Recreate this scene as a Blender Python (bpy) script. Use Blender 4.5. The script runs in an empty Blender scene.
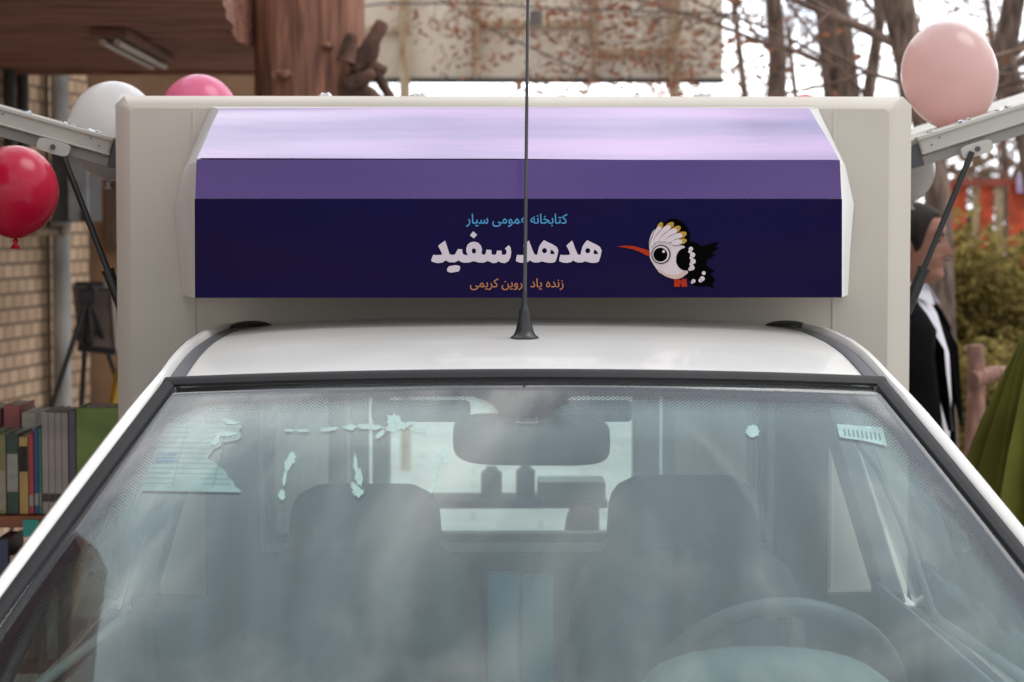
import bpy, bmesh, math, random
from mathutils import Vector, Matrix, noise
R = math.radians
random.seed(7)
scene = bpy.context.scene
COL = scene.collection
PI = math.pi

# ------------------------------------------------------------------ camera
F = 2200.0
EYE = Vector((0, 0, 1.75))
cam_data = bpy.data.cameras.new('camera')
cam = bpy.data.objects.new('camera', cam_data)
COL.objects.link(cam)
cam.location = EYE
yaw, pitch = math.atan(39 / F), math.atan(112 / F)
cam.rotation_euler = (R(90) - pitch, 0, -yaw)
cam_data.sensor_width = 36
cam_data.lens = 36 * F / 1024
cam_data.clip_start = 0.05
cam_data.clip_end = 2000
cam_data.dof.use_dof = True
cam_data.dof.focus_distance = 3.95
cam_data.dof.aperture_fstop = 5.8
scene.camera = cam
ROT = cam.rotation_euler.to_matrix()


def ray(px, py):
    return (ROT @ Vector((px - 512, 341 - py, -F))).normalized()


def at(px, py, Y):
    d = ray(px, py)
    return EYE + d * (Y / d.y)


XC = 0.086          # the truck's centre line

# ------------------------------------------------------------------ materials
MATS = {}


def mat(name, col, rough=0.6, metal=0.0, var=0.12, scale=8.0, bump=0.0, bscale=40.0, coat=0.0,
        spec=0.5, stretch=None, trans=0.0, col2=None, detail=4.0, distort=0.0, coords='Object', sss=0.0):
    if name in MATS:
        return MATS[name]
    m = bpy.data.materials.new(name)
    m.use_nodes = True
    nt = m.node_tree
    b = nt.nodes['Principled BSDF']
    b.inputs['Roughness'].default_value = rough
    b.inputs['Metallic'].default_value = metal
    b.inputs['Coat Weight'].default_value = coat
    b.inputs['Coat Roughness'].default_value = 0.09
    b.inputs['Specular IOR Level'].default_value = spec
    b.inputs['Transmission Weight'].default_value = trans
    if sss:
        b.inputs['Subsurface Weight'].default_value = sss
        b.inputs['Subsurface Radius'].default_value = (0.03, 0.02, 0.015)
        b.inputs['Subsurface Scale'].default_value = 1.0
    tc = nt.nodes.new('ShaderNodeTexCoord')
    mp = nt.nodes.new('ShaderNodeMapping')
    nt.links.new(tc.outputs[coords], mp.inputs[0])
    if stretch:
        mp.inputs['Scale'].default_value = stretch
    n = nt.nodes.new('ShaderNodeTexNoise')
    n.inputs['Scale'].default_value = scale
    n.inputs['Detail'].default_value = detail
    n.inputs['Distortion'].default_value = distort
    nt.links.new(mp.outputs[0], n.inputs['Vector'])
    cr = nt.nodes.new('ShaderNodeValToRGB')
    c2 = col2 if col2 else [c * (1 - 2 * var) for c in col]
    c1 = col if col2 else [min(1, c * (1 + 0.4 * var)) for c in col]
    cr.color_ramp.elements[0].position = 0.35
    cr.color_ramp.elements[1].position = 0.65
    cr.color_ramp.elements[0].color = (*c2, 1)
    cr.color_ramp.elements[1].color = (*c1, 1)
    nt.links.new(n.outputs['Fac'], cr.inputs[0])
    nt.links.new(cr.outputs[0], b.inputs['Base Color'])
    if bump:
        n2 = nt.nodes.new('ShaderNodeTexNoise')
        n2.inputs['Scale'].default_value = bscale
        n2.inputs['Detail'].default_value = 5
        nt.links.new(mp.outputs[0], n2.inputs['Vector'])
        bp = nt.nodes.new('ShaderNodeBump')
        bp.inputs['Strength'].default_value = bump
        bp.inputs['Distance'].default_value = 0.02
        nt.links.new(n2.outputs['Fac'], bp.inputs['Height'])
        nt.links.new(bp.outputs[0], b.inputs['Normal'])
    MATS[name] = m
    return m


def leafmat(name, c1, c2):
    if name in MATS:
        return MATS[name]
    m = bpy.data.materials.new(name)
    m.use_nodes = True
    nt = m.node_tree
    for x in list(nt.nodes):
        nt.nodes.remove(x)
    out = nt.nodes.new('ShaderNodeOutputMaterial')
    d = nt.nodes.new('ShaderNodeBsdfDiffuse')
    t = nt.nodes.new('ShaderNodeBsdfTranslucent')
    mx = nt.nodes.new('ShaderNodeMixShader')
    mx.inputs[0].default_value = 0.35
    g = nt.nodes.new('ShaderNodeNewGeometry')
    cr = nt.nodes.new('ShaderNodeValToRGB')
    cr.color_ramp.elements[0].color = (*c1, 1)
    cr.color_ramp.elements[1].color = (*c2, 1)
    nt.links.new(g.outputs['Random Per Island'], cr.inputs[0])
    nt.links.new(cr.outputs[0], d.inputs[0])
    nt.links.new(cr.outputs[0], t.inputs[0])
    nt.links.new(d.outputs[0], mx.inputs[1])
    nt.links.new(t.outputs[0], mx.inputs[2])
    nt.links.new(mx.outputs[0], out.inputs[0])
    MATS[name] = m
    return m


def balloonmat(name, col, tr=0.4):
    m = bpy.data.materials.new(name)
    m.use_nodes = True
    nt = m.node_tree
    for x in list(nt.nodes):
        nt.nodes.remove(x)
    out = nt.nodes.new('ShaderNodeOutputMaterial')
    d = nt.nodes.new('ShaderNodeBsdfDiffuse')
    t = nt.nodes.new('ShaderNodeBsdfTranslucent')
    gl = nt.nodes.new('ShaderNodeBsdfGlossy')
    gl.inputs['Roughness'].default_value = 0.22
    mx = nt.nodes.new('ShaderNodeMixShader')
    mx.inputs[0].default_value = tr
    m2 = nt.nodes.new('ShaderNodeMixShader')
    fr = nt.nodes.new('ShaderNodeFresnel')
    fr.inputs[0].default_value = 1.45
    tc = nt.nodes.new('ShaderNodeTexCoord')
    n = nt.nodes.new('ShaderNodeTexNoise')
    n.inputs['Scale'].default_value = 5
    cr = nt.nodes.new('ShaderNodeValToRGB')
    cr.color_ramp.elements[0].position = 0.3
    cr.color_ramp.elements[1].position = 0.7
    cr.color_ramp.elements[0].color = (*[c * 0.88 for c in col], 1)
    cr.color_ramp.elements[1].color = (*col, 1)
    nt.links.new(tc.outputs['Object'], n.inputs['Vector'])
    nt.links.new(n.outputs['Fac'], cr.inputs[0])
    nt.links.new(cr.outputs[0], d.inputs[0])
    nt.links.new(cr.outputs[0], t.inputs[0])
    nt.links.new(d.outputs[0], mx.inputs[1])
    nt.links.new(t.outputs[0], mx.inputs[2])
    nt.links.new(fr.outputs[0], m2.inputs[0])
    nt.links.new(mx.outputs[0], m2.inputs[1])
    nt.links.new(gl.outputs[0], m2.inputs[2])
    nt.links.new(m2.outputs[0], out.inputs[0])
    return m


def glassmat(name, tint, dust=0.1, dustcol=(0.55, 0.6, 0.6), refl=1.0, streak=False):
    m = bpy.data.materials.new(name)
    m.use_nodes = True
    nt = m.node_tree
    for x in list(nt.nodes):
        nt.nodes.remove(x)
    out = nt.nodes.new('ShaderNodeOutputMaterial')
    t = nt.nodes.new('ShaderNodeBsdfTransparent')
    t.inputs[0].default_value = (*tint, 1)
    g = nt.nodes.new('ShaderNodeBsdfGlossy')
    g.inputs['Roughness'].default_value = 0.02
    g.inputs[0].default_value = (refl, refl, refl, 1)
    fr = nt.nodes.new('ShaderNodeFresnel')
    fr.inputs[0].default_value = 1.52
    # keep the fresnel right on back faces of the pane too
    geo = nt.nodes.new('ShaderNodeNewGeometry')
    iors = nt.nodes.new('ShaderNodeMapRange')
    iors.inputs[3].default_value = 1.52
    iors.inputs[4].default_value = 1 / 1.52
    nt.links.new(geo.outputs['Backfacing'], iors.inputs[0])
    nt.links.new(iors.outputs[0], fr.inputs[0])
    m1 = nt.nodes.new('ShaderNodeMixShader')
    nt.links.new(fr.outputs[0], m1.inputs[0])
    nt.links.new(t.outputs[0], m1.inputs[1])
    nt.links.new(g.outputs[0], m1.inputs[2])
    d = nt.nodes.new('ShaderNodeBsdfDiffuse')
    d.inputs[0].default_value = (*dustcol, 1)
    m2 = nt.nodes.new('ShaderNodeMixShader')
    tc = nt.nodes.new('ShaderNodeTexCoord')
    mp = nt.nodes.new('ShaderNodeMapping')
    mp.inputs['Scale'].default_value = (3.2, 0.55, 0.55) if streak else (1, 1, 1)
    n = nt.nodes.new('ShaderNodeTexNoise')
    n.inputs['Scale'].default_value = 3.4
    n.inputs['Detail'].default_value = 6
    n.inputs['Distortion'].default_value = 0.4
    mr = nt.nodes.new('ShaderNodeMapRange')
    mr.inputs[1].default_value = 0.3
    mr.inputs[2].default_value = 0.72
    mr.inputs[3].default_value = dust * 0.55
    mr.inputs[4].default_value = dust * 1.5
    nt.links.new(tc.outputs['Object'], mp.inputs[0])
    nt.links.new(mp.outputs[0], n.inputs['Vector'])
    nt.links.new(n.outputs['Fac'], mr.inputs[0])
    nt.links.new(mr.outputs[0], m2.inputs[0])
    nt.links.new(m1.outputs[0], m2.inputs[1])
    nt.links.new(d.outputs[0], m2.inputs[2])
    nt.links.new(m2.outputs[0], out.inputs[0])
    return m


# ------------------------------------------------------------------ mesh builder
class MB:
    def __init__(s):
        s.v, s.f, s.mi = [], [], []

    def face(s, idx, m=0):
        s.f.append(tuple(idx))
        s.mi.append(m)

    def poly(s, pts, m=0):
        b = len(s.v)
        s.v += [Vector(p) for p in pts]
        s.face(range(b, b + len(pts)), m)
        return s

    def box(s, lo, hi, m=0, M=None):
        b = len(s.v)
        x0, y0, z0 = lo
        x1, y1, z1 = hi
        P = [Vector(p) for p in ((x0, y0, z0), (x1, y0, z0), (x1, y1, z0), (x0, y1, z0), (x0, y0, z1), (x1, y0, z1), (x1, y1, z1), (x0, y1, z1))]
        if M:
            P = [M @ p for p in P]
        s.v += P
        for q in ((3, 2, 1, 0), (4, 5, 6, 7), (0, 1, 5, 4), (1, 2, 6, 5), (2, 3, 7, 6), (3, 0, 4, 7)):
            s.face([b + i for i in q], m)
        return s

    def cbox(s, c, size, m=0, rot=None):
        M = Matrix.Translation(Vector(c))
        if rot:
            M = M @ (Matrix.Rotation(rot[2], 4, 'Z') @ Matrix.Rotation(rot[1], 4, 'Y') @ Matrix.Rotation(rot[0], 4, 'X'))
        h = [k / 2 for k in size]
        return s.box([-k for k in h], h, m, M)

    def loft(s, rings, m=0, closed=True, caps=True):
        b = len(s.v)
        n = len(rings[0])
        for r in rings:
            s.v += [Vector(p) for p in r]
        for i in range(len(rings) - 1):
            for j in range(n if closed else n - 1):
                k = (j + 1) % n
                s.face((b + i * n + j, b + i * n + k, b + (i + 1) * n + k, b + (i + 1) * n + j), m)
        if caps and closed:
            s.face([b + j for j in reversed(range(n))], m)
            s.face([b + (len(rings) - 1) * n + j for j in range(n)], m)
        return s

    def tube(s, pts, radii, n=10, m=0, caps=True, flat=1.0):
        pts = [Vector(p) for p in pts]
        if not isinstance(radii, (list, tuple)):
            radii = [radii] * len(pts)
        rings = []
        up = None
        for i, p in enumerate(pts):
            t = (pts[min(i + 1, len(pts) - 1)] - pts[max(i - 1, 0)]).normalized()
            if up is None:
                a = Vector((0, 0, 1)) if abs(t.z) < 0.9 else Vector((1, 0, 0))
                up = (a - t * a.dot(t)).normalized()
            else:
                up = (up - t * up.dot(t)).normalized()
            w = t.cross(up)
            rings.append([p + (up * math.cos(2 * PI * k / n) * flat + w * math.sin(2 * PI * k / n)) * radii[i] for k in range(n)])
        return s.loft(rings, m, True, caps)

    def lathe(s, prof, c=(0, 0, 0), n=24, m=0, M=None):
        c = Vector(c)
        rings = []
        for r, z in prof:
            rings.append([Vector((r * math.cos(2 * PI * k / n), r * math.sin(2 * PI * k / n), z)) for k in range(n)])
        if M:
            rings = [[M @ p for p in r] for r in rings]
        rings = [[c + p for p in r] for r in rings]
        return s.loft(rings, m, True, True)

    def ell(s, c, r, n=16, m=0, M=None):
        prof = []
        k = n // 2
        c = Vector(c)
        rings = []
        for i in range(k + 1):
            a = -PI / 2 + PI * i / k
            a = max(min(a, PI / 2 - 0.02), -PI / 2 + 0.02)
            ring = []
            for j in range(n):
                p = Vector((r[0] * math.cos(a) * math.cos(2 * PI * j / n), r[1] * math.cos(a) * math.sin(2 * PI * j / n), r[2] * math.sin(a)))
                ring.append(c + (M @ p if M else p))
            rings.append(ring)
        return s.loft(rings, m, True, True)

    def grid(s, f, nu, nv, m=0):
        b = len(s.v)
        for j in range(nv + 1):
            for i in range(nu + 1):
                s.v.append(Vector(f(i / nu, j / nv)))
        for j in range(nv):
            for i in range(nu):
                a = b + j * (nu + 1) + i
                s.face((a, a + 1, a + nu + 2, a + nu + 1), m)
        return s

    def build(s, name, mats, parent=None, bevel=0.0, smooth=None, origin=None, solid=0.0, sub=0, segs=2):
        if not isinstance(mats, (list, tuple)):
            mats = [mats]
        if origin is None:
            xs = [p.x for p in s.v]; ys = [p.y for p in s.v]; zs = [p.z for p in s.v]
            origin = Vector(((min(xs) + max(xs)) / 2, (min(ys) + max(ys)) / 2, min(zs)))
        origin = Vector(origin)
        me = bpy.data.meshes.new(name)
        me.from_pydata([p - origin for p in s.v], [], s.f)
        for mm in mats:
            me.materials.append(mm)
        for p, i in zip(me.polygons, s.mi):
            p.material_index = i
        bm = bmesh.new()
        bm.from_mesh(me)
        bmesh.ops.recalc_face_normals(bm, faces=bm.faces)
        bm.to_mesh(me)
        bm.free()
        if smooth is not None:
            for p in me.polygons:
                p.use_smooth = True
            me.set_sharp_from_angle(angle=R(smooth))
        o = bpy.data.objects.new(name, me)
        COL.objects.link(o)
        o['_o'] = tuple(origin)
        place(o, parent, origin)
        if solid:
            md = o.modifiers.new('solid', 'SOLIDIFY')
            md.thickness = abs(solid)
            md.offset = -1 if solid > 0 else 1
        if sub:
            md = o.modifiers.new('sub', 'SUBSURF')
            md.levels = md.render_levels = sub
        if bevel:
            md = o.modifiers.new('bevel', 'BEVEL')
            md.width = bevel
            md.segments = segs
            md.limit_method = 'ANGLE'
            md.angle_limit = R(35)
            md.harden_normals = False
        return o


def place(o, parent, origin):
    if parent is not None:
        o.parent = parent
        o.location = Vector(origin) - Vector(parent['_o'])
    else:
        o.location = origin


def empty(name, loc):
    o = bpy.data.objects.new(name, None)
    o.empty_display_size = 0.2
    COL.objects.link(o)
    o.location = loc
    o['_o'] = tuple(loc)
    return o


def tag(o, label, cat, group=None):
    o['label'] = label
    o['category'] = cat
    if group:
        o['group'] = group
    return o


def struct(o):
    o['kind'] = 'structure'
    return o


# ------------------------------------------------------------------ common materials
M_white = mat('white_car_paint', (0.78, 0.77, 0.745), 0.34, coat=0.6, var=0.05, scale=5, detail=9)
M_box = mat('fibreglass_panel', (0.55, 0.50, 0.435), 0.45, var=0.04, scale=2.2, bump=0.02, bscale=6)
M_boxin = mat('box_inner_lining', (0.7, 0.7, 0.68), 0.6, var=0.05)
M_ribs = mat('ribbed_inner_panel', (0.55, 0.57, 0.56), 0.6, var=0.08, scale=4, stretch=(6, 6, 0.3))
M_rub = mat('black_rubber', (0.022, 0.022, 0.024), 0.6, spec=.3, var=0.1)
M_mould = mat('roof_moulding', (0.075, 0.075, 0.085), 0.5, var=0.08)
M_black = mat('black_plastic', (0.015, 0.015, 0.016), 0.4, var=0.1)
M_dark = mat('charcoal_fabric', (0.05, 0.053, 0.058), 0.9, var=0.15, scale=20)
M_trim = mat('grey_cabin_trim', (0.16, 0.17, 0.18), 0.7, var=0.08)
M_frame = mat('pale_aluminium_frame', (0.50, 0.485, 0.435), 0.5, var=0.05, scale=6)
M_framed = mat('door_inner_channel', (0.30, 0.285, 0.265), 0.6, var=0.08)
M_steel = mat('galvanised_steel', (0.45, 0.46, 0.46), 0.45, metal=0.7, var=0.2, scale=14)
M_tyre = mat('tyre_rubber', (0.02, 0.02, 0.02), 0.8, bump=0.3, bscale=60)
M_rim = mat('wheel_rim', (0.5, 0.5, 0.5), 0.35, metal=0.8)

# ================================================================== TRUCK
truck = empty('mobile_library_truck', (XC, 3.9, 0))
tag(truck, 'white pickup truck facing the camera with box body and purple sign over its cab', 'truck')

S32, C32 = math.sin(R(32)), math.cos(R(32))


def wsh_w(t):
    return 0.588 + 0.318 * t - 0.06 * max(0, t - 0.5) ** 2


def glass_pt(u, t, off=0.0):
    """windscreen surface: u across -1..1 (to the rubber's outer edge), t metres down from the roof"""
    w = wsh_w(t)
    Y = 3.485 - t * C32 + 0.085 * u * u
    z = 1.517 - t * S32 - 0.018 * u * u + 0.03 * t * (0.95 - t)
    n = Vector((0.25 * u, -S32, C32)).normalized()
    return Vector((XC + u * w, Y, z)) + n * off


def glass_hit(px, py, off=0.0):
    u, t = (px - 527) / 420.0, (py - 383) / 420.0
    def proj(u, t):
        p = glass_pt(u, t, off) - EYE
        q = ROT.transposed() @ p
        return 512 + F * q.x / -q.z, 341 - F * q.y / -q.z
    for _ in range(12):
        a, b = proj(u, t)
        e = 1e-3
        a1, b1 = proj(u + e, t)
        a2, b2 = proj(u, t + e)
        J = Matrix((((a1 - a) / e, (a2 - a) / e), ((b1 - b) / e, (b2 - b) / e)))
        d = J.inverted() @ Vector((px - a, py - b))
        u += d.x
        t += d.y
    return u, t


_rz = [(3.45, 1.509), (3.5, 1.5225), (3.6, 1.537), (3.75, 1.554), (3.95, 1.566), (4.2, 1.5725), (4.45, 1.571)]


def lerp_tab(tab, x):
    for (a, b), (c, d) in zip(tab, tab[1:]):
        if x <= c:
            k = (x - a) / (c - a)
            return b + (d - b) * max(0, k)
    return tab[-1][1]


def smooth_tab(tab, x):
    return (lerp_tab(tab, x - 0.05) + lerp_tab(tab, x - 0.025) + lerp_tab(tab, x) + lerp_tab(tab, x + 0.025) + lerp_tab(tab, x + 0.05)) / 5


def roof_z(x, Y):
    a = abs(x) / 0.56
    Ye = Y - 0.085 * min(1, a) ** 2 * max(0, (4.2 - Y) / 0.7)
    return smooth_tab(_rz, Ye) - (0.010 + .006 * max(0, min(1, (3.9 - Y) / .4))) * a * a - 0.012 * a ** 6


def mould_in(Y):   # inner edge of the drip moulding
    return 0.563 - 0.02 * (Y - 3.56) / 0.86


cab = MB()
# roof skin
def roofpt(u, v):
    x = (u * 2 - 1)
    Yf = 3.497 + 0.075 * x * x
    Y = Yf + v * (4.425 - Yf)
    X = x * mould_in(Y)
    return (XC + X, Y, roof_z(X, Y))
cab.grid(roofpt, 40, 30)
# rolled front lip
def lip(u, v):
    p = Vector(roofpt(u, 0))
    a = v * PI / 2
    return p + Vector((0, -0.012 * math.sin(a), -0.012 * (1 - math.cos(a))))
cab.grid(lip, 40, 4)
cab_o = cab.build('cab_roof', M_white, truck, smooth=50)

# white side rail: A pillar up and back along the roof
for sgn in (-1, 1):
    path = []
    for t in [0.95, 0.85, 0.75, 0.65, 0.55, 0.45, 0.35, 0.25, 0.15, 0.08, 0.03]:
        p = glass_pt(sgn, t)
        path.append((abs(p.x - XC), p.y, p.z))
    for Y in [3.575, 3.60, 3.64, 3.70, 3.78, 3.9, 4.05, 4.2, 4.425]:
        path.append((mould_in(Y) + 0.024, Y, roof_z(0.56, Y) + 0.002))
    # smooth the corner
    for _ in range(2):
        q = list(path)
        for i in range(8, 14):
            path[i] = tuple((q[i - 1][k] + 2 * q[i][k] + q[i + 1][k]) / 4 for k in range(3))
    sec = [(-0.002, -0.012), (0.0, 0.004), (0.008, 0.011), (0.020, 0.011), (0.030, 0.004), (0.038, -0.012), (0.046, -0.04), (0.048, -0.07), (0.0, -0.07)]
    rings = []
    for k, (x, Y, z) in enumerate(path):
        wdt = .80 if k < 9 else .80 - 0.12 * min(1, (k - 9) / 4)
        back = 0.03 if k < 10 else 0.0
        rings.append([(XC + sgn * (x + a * wdt), Y + (back if b < -0.03 else 0), z + b) for a, b in sec])
    MB().loft(rings).build('roof_side_rail', M_white, truck, smooth=40)
    # drip moulding
    rr = []
    n0 = 9
    for Y in [3.562, 3.6, 3.64, 3.70, 3.78, 3.9, 4.05, 4.2, 4.425]:
        xi = mould_in(Y)
        z = roof_z(0.56, Y)
        rr.append([(XC + sgn * (xi - 0.002), Y, z - 0.006), (XC + sgn * xi, Y, z + 0.003), (XC + sgn * (xi + 0.012), Y, z + 0.0055),
                   (XC + sgn * (xi + 0.024), Y, z + 0.002), (XC + sgn * (xi + 0.026), Y, z - 0.008)])
    MB().loft(rr).build('drip_moulding', M_mould, truck, smooth=50)
    # end cap of the moulding
    MB().cbox((XC + sgn * (mould_in(3.56) + 0.0115), 3.558, roof_z(.56, 3.56) + 0.001), (0.027, 0.012, 0.009), rot=(0.3, 0, 0)).build('moulding_clip', M_black, truck, bevel=0.002)

# black rubber round the windscreen
sr = MB()
prof = [(0.0, 0.0), (0.0, 0.004), (0.005, 0.006), (0.013, 0.005), (0.021, 0.0025), (0.022, -0.002)]
N = 60
for sgn in (-1, 1):
    rr = []
    for i in range(26):
        t = 0.0 + 0.95 * i / 25
        w = wsh_w(t)
        rr.append([glass_pt(sgn * (1 - a / w), t, b) for a, b in prof])
    sr.loft(rr, 0)
rr = []
for i in range(N + 1):
    u = -1 + 2 * i / N
    w = 0.022
    rr.append([glass_pt(u, -0.014 + a, b + 0.0005) for a, b in prof[:-1]] + [glass_pt(u, -0.014 + 0.0215, -0.002)])
sr.loft(rr, 0)
sr.build('windscreen_seal', M_rub, truck, smooth=40)

# windscreen pane: a closed 5 mm shell
M_ws = glassmat('windscreen_glass', (0.93, 0.965, 0.955), dust=0.006, dustcol=(0.5, 0.5, 0.5), streak=True, refl=.88)
pane = MB()
NU, NT = 48, 32
def gp(off):
    return lambda a, b: glass_pt((a * 2 - 1) * 0.985, 0.006 + b * 0.94, off)
pane.grid(gp(0.0), NU, NT)
pane_o = MB()
outer = [[gp(0.0)(i / NU, j / NT) for i in range(NU + 1)] for j in range(NT + 1)]
pane.build('windscreen', M_ws, truck, smooth=80, solid=0.005)
pane_inner_off = -0.0058
M_film = bpy.data.materials.new('window_film_haze'); M_film.use_nodes = True
nt = M_film.node_tree
for x in list(nt.nodes):
    nt.nodes.remove(x)
out = nt.nodes.new('ShaderNodeOutputMaterial')
t_ = nt.nodes.new('ShaderNodeBsdfTransparent'); t_.inputs[0].default_value = (.86, .93, .92, 1)
g_ = nt.nodes.new('ShaderNodeBsdfGlossy'); g_.inputs['Roughness'].default_value = .17; g_.inputs[0].default_value = (.86, .99, 1.0, 1)
m_ = nt.nodes.new('ShaderNodeMixShader')
tc = nt.nodes.new('ShaderNodeTexCoord'); mp = nt.nodes.new('ShaderNodeMapping'); mp.inputs['Scale'].default_value = (3.0, .5, .5)
n_ = nt.nodes.new('ShaderNodeTexNoise'); n_.inputs['Scale'].default_value = 3.2; n_.inputs['Detail'].default_value = 7; n_.inputs['Distortion'].default_value = .5
mr_ = nt.nodes.new('ShaderNodeMapRange'); mr_.inputs[1].default_value = .3; mr_.inputs[2].default_value = .72; mr_.inputs[3].default_value = .04; mr_.inputs[4].default_value = .125
at_ = nt.nodes.new('ShaderNodeAttribute'); at_.attribute_name = 'edge_haze'
ad_ = nt.nodes.new('ShaderNodeMath'); ad_.operation = 'MULTIPLY_ADD'; ad_.inputs[1].default_value = .10
nt.links.new(tc.outputs['Object'], mp.inputs[0]); nt.links.new(mp.outputs[0], n_.inputs['Vector']); nt.links.new(n_.outputs['Fac'], mr_.inputs[0])
nt.links.new(at_.outputs['Fac'], ad_.inputs[0]); nt.links.new(mr_.outputs[0], ad_.inputs[2]); nt.links.new(ad_.outputs[0], m_.inputs[0])
nt.links.new(t_.outputs[0], m_.inputs[1]); nt.links.new(g_.outputs[0], m_.inputs[2]); nt.links.new(m_.outputs[0], out.inputs[0])
film = MB().grid(gp(-0.0090), NU, NT)  # sheet added to put a sky-reflection haze over the clear glass
fo2 = film.build('inner_haze_film', M_film, truck, smooth=80)
dd_ = []
for j in range(NT + 1):
    for i in range(NU + 1):
        t = .006 + .94 * j / NT; u = (i / NU * 2 - 1)
        e1 = max(0, 1 - (t - .05) / .12); e2 = max(0, 1 - (1 - abs(u)) * wsh_w(t) / .26)
        dd_.append(min(1, max(e1, e2 ** .8)))  # painted haze grows towards the top and side edges
fo2.data.attributes.new('edge_haze', 'FLOAT', 'POINT').data.foreach_set('value', dd_)

# ceramic frit (printed black border with fading dots) on the inner face of the glass
def sd_frit(x, t):
    """>0 inside the clear area, metres from the solid border"""
    w = wsh_w(t)
    side = (w - 0.052) - abs(x)
    top = t - 0.048
    # round the upper corners
    rc = 0.05
    if side < rc and top < rc:
        d = rc - math.hypot(rc - side, rc - top)
    else:
        d = min(side, top)
    # central tab
    ax = abs(x + 0.006)
    tab_b = 0.100
    half = 0.040 + 0.045 * max(0, (tab_b - t) / 0.055) ** 2.2
    dt = max(t - tab_b, (ax - half) * 0.9)
    d = min(d, dt)
    return d

fm = bpy.data.materials.new('printed_frit')
fm.use_nodes = True
nt = fm.node_tree
for x in list(nt.nodes):
    nt.nodes.remove(x)
out = nt.nodes.new('ShaderNodeOutputMaterial')
tr = nt.nodes.new('ShaderNodeBsdfTransparent')
df = nt.nodes.new('ShaderNodeBsdfDiffuse'); df.inputs[0].default_value = (0.030, 0.022, 0.028, 1)
mx = nt.nodes.new('ShaderNodeMixShader')
uvn = nt.nodes.new('ShaderNodeUVMap'); uvn.uv_map = 'plan'
an = nt.nodes.new('ShaderNodeAttribute'); an.attribute_name = 'fd'
mp = nt.nodes.new('ShaderNodeMapping'); mp.inputs['Rotation'].default_value = (0, 0, R(45)); mp.inputs['Scale'].default_value = (185, 185, 185)
fra = nt.nodes.new('ShaderNodeVectorMath'); fra.operation = 'FRACTION'
sub = nt.nodes.new('ShaderNodeVectorMath'); sub.operation = 'SUBTRACT'; sub.inputs[1].default_value = (0.5, 0.5, 0)
sep = nt.nodes.new('ShaderNodeSeparateXYZ')
cmb = nt.nodes.new('ShaderNodeCombineXYZ')
ln = nt.nodes.new('ShaderNodeVectorMath'); ln.operation = 'LENGTH'
mr = nt.nodes.new('ShaderNodeMapRange')
mr.inputs[1].default_value = 0.0; mr.inputs[2].default_value = 0.034; mr.inputs[3].default_value = 0.46; mr.inputs[4].default_value = 0.14
lt = nt.nodes.new('ShaderNodeMath'); lt.operation = 'LESS_THAN'
l0 = nt.nodes.new('ShaderNodeMath'); l0.operation = 'LESS_THAN'; l0.inputs[1].default_value = 0.0
mxx = nt.nodes.new('ShaderNodeMath'); mxx.operation = 'MAXIMUM'
L = nt.links.new
L(uvn.outputs[0], mp.inputs[0]); L(mp.outputs[0], fra.inputs[0]); L(fra.outputs[0], sub.inputs[0])
L(sub.outputs[0], sep.inputs[0]); L(sep.outputs[0], cmb.inputs[0]); L(sep.outputs[1], cmb.inputs[1])
L(cmb.outputs[0], ln.inputs[0]); L(an.outputs['Fac'], mr.inputs[0])
L(ln.outputs['Value'], lt.inputs[0]); L(mr.outputs[0], lt.inputs[1])
L(an.outputs['Fac'], l0.inputs[0]); L(lt.outputs[0], mxx.inputs[0]); L(l0.outputs[0], mxx.inputs[1])
L(mxx.outputs[0], mx.inputs[0]); L(tr.outputs[0], mx.inputs[1]); L(df.outputs[0], mx.inputs[2]); L(mx.outputs[0], out.inputs[0])

verts, faces, fd, plan = [], [], [], []
idx = {}
nx, nt_ = 300, 190
def vid(i, j):
    if (i, j) not in idx:
        u = (-1 + 2 * i / nx) * 0.985
        t = 0.006 + 0.94 * j / nt_
        x = u * wsh_w(t)
        idx[(i, j)] = len(verts)
        p = glass_pt(u, t, pane_inner_off) - Vector((XC, 3.9, 0))
        verts.append(p); fd.append(sd_frit(x, t)); plan.append((x, t))
    return idx[(i, j)]
for j in range(nt_):
    for i in range(nx):
        u = (-1 + 2 * (i + .5) / nx) * 0.985
        t = 0.006 + 0.94 * (j + .5) / nt_
        if sd_frit(u * wsh_w(t), t) < 0.036:
            faces.append((vid(i, j), vid(i + 1, j), vid(i + 1, j + 1), vid(i, j + 1)))
me = bpy.data.meshes.new('windscreen_border')
me.from_pydata(verts, [], faces)
a = me.attributes.new('fd', 'FLOAT', 'POINT')
a.data.foreach_set('value', fd)
uvl = me.uv_layers.new(name='plan')
for lp in me.loops:
    uvl.data[lp.index].uv = plan[lp.vertex_index]
me.materials.append(fm)
fo = bpy.data.objects.new('windscreen_border', me)
COL.objects.link(fo)
fo.parent = truck

# sensor window outline on the tab
def on_glass(ring, off=-0.0065):
    return [glass_pt(*glass_hit(px, py), off) for px, py in ring]

M_paper = mat('sticker_paper', (0.24, 0.36, 0.35), 0.8, var=0.12, scale=30)
M_line = mat('faint_ink', (0.10, 0.17, 0.18), 0.8)
M_ink = mat('blue_ink', (0.05, 0.20, 0.40), 0.8)
M_resid = mat('glue_residue', (0.42, 0.56, 0.54), 0.7, var=0.1, scale=60)

def strip_px(mb, a, b, w, off, m=0):
    a, b = Vector(a), Vector(b)
    d = (b - a).normalized()
    n = Vector((-d.y, d.x)) * w / 2
    mb.poly(on_glass([a + n, b + n, b - n, a - n], off), m)

# filled ring helper: dense outline on the curved glass
def sheet_px(mb, ring, off, m=0):
    ring = [Vector(p) for p in ring]
    c = sum(ring, Vector((0, 0))) / len(ring)
    pts = on_glass([c] + ring, off)
    b = len(mb.v)
    mb.v += pts
    n = len(ring)
    for i in range(n):
        mb.face((b, b + 1 + i, b + 1 + (i + 1) % n), m)

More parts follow.
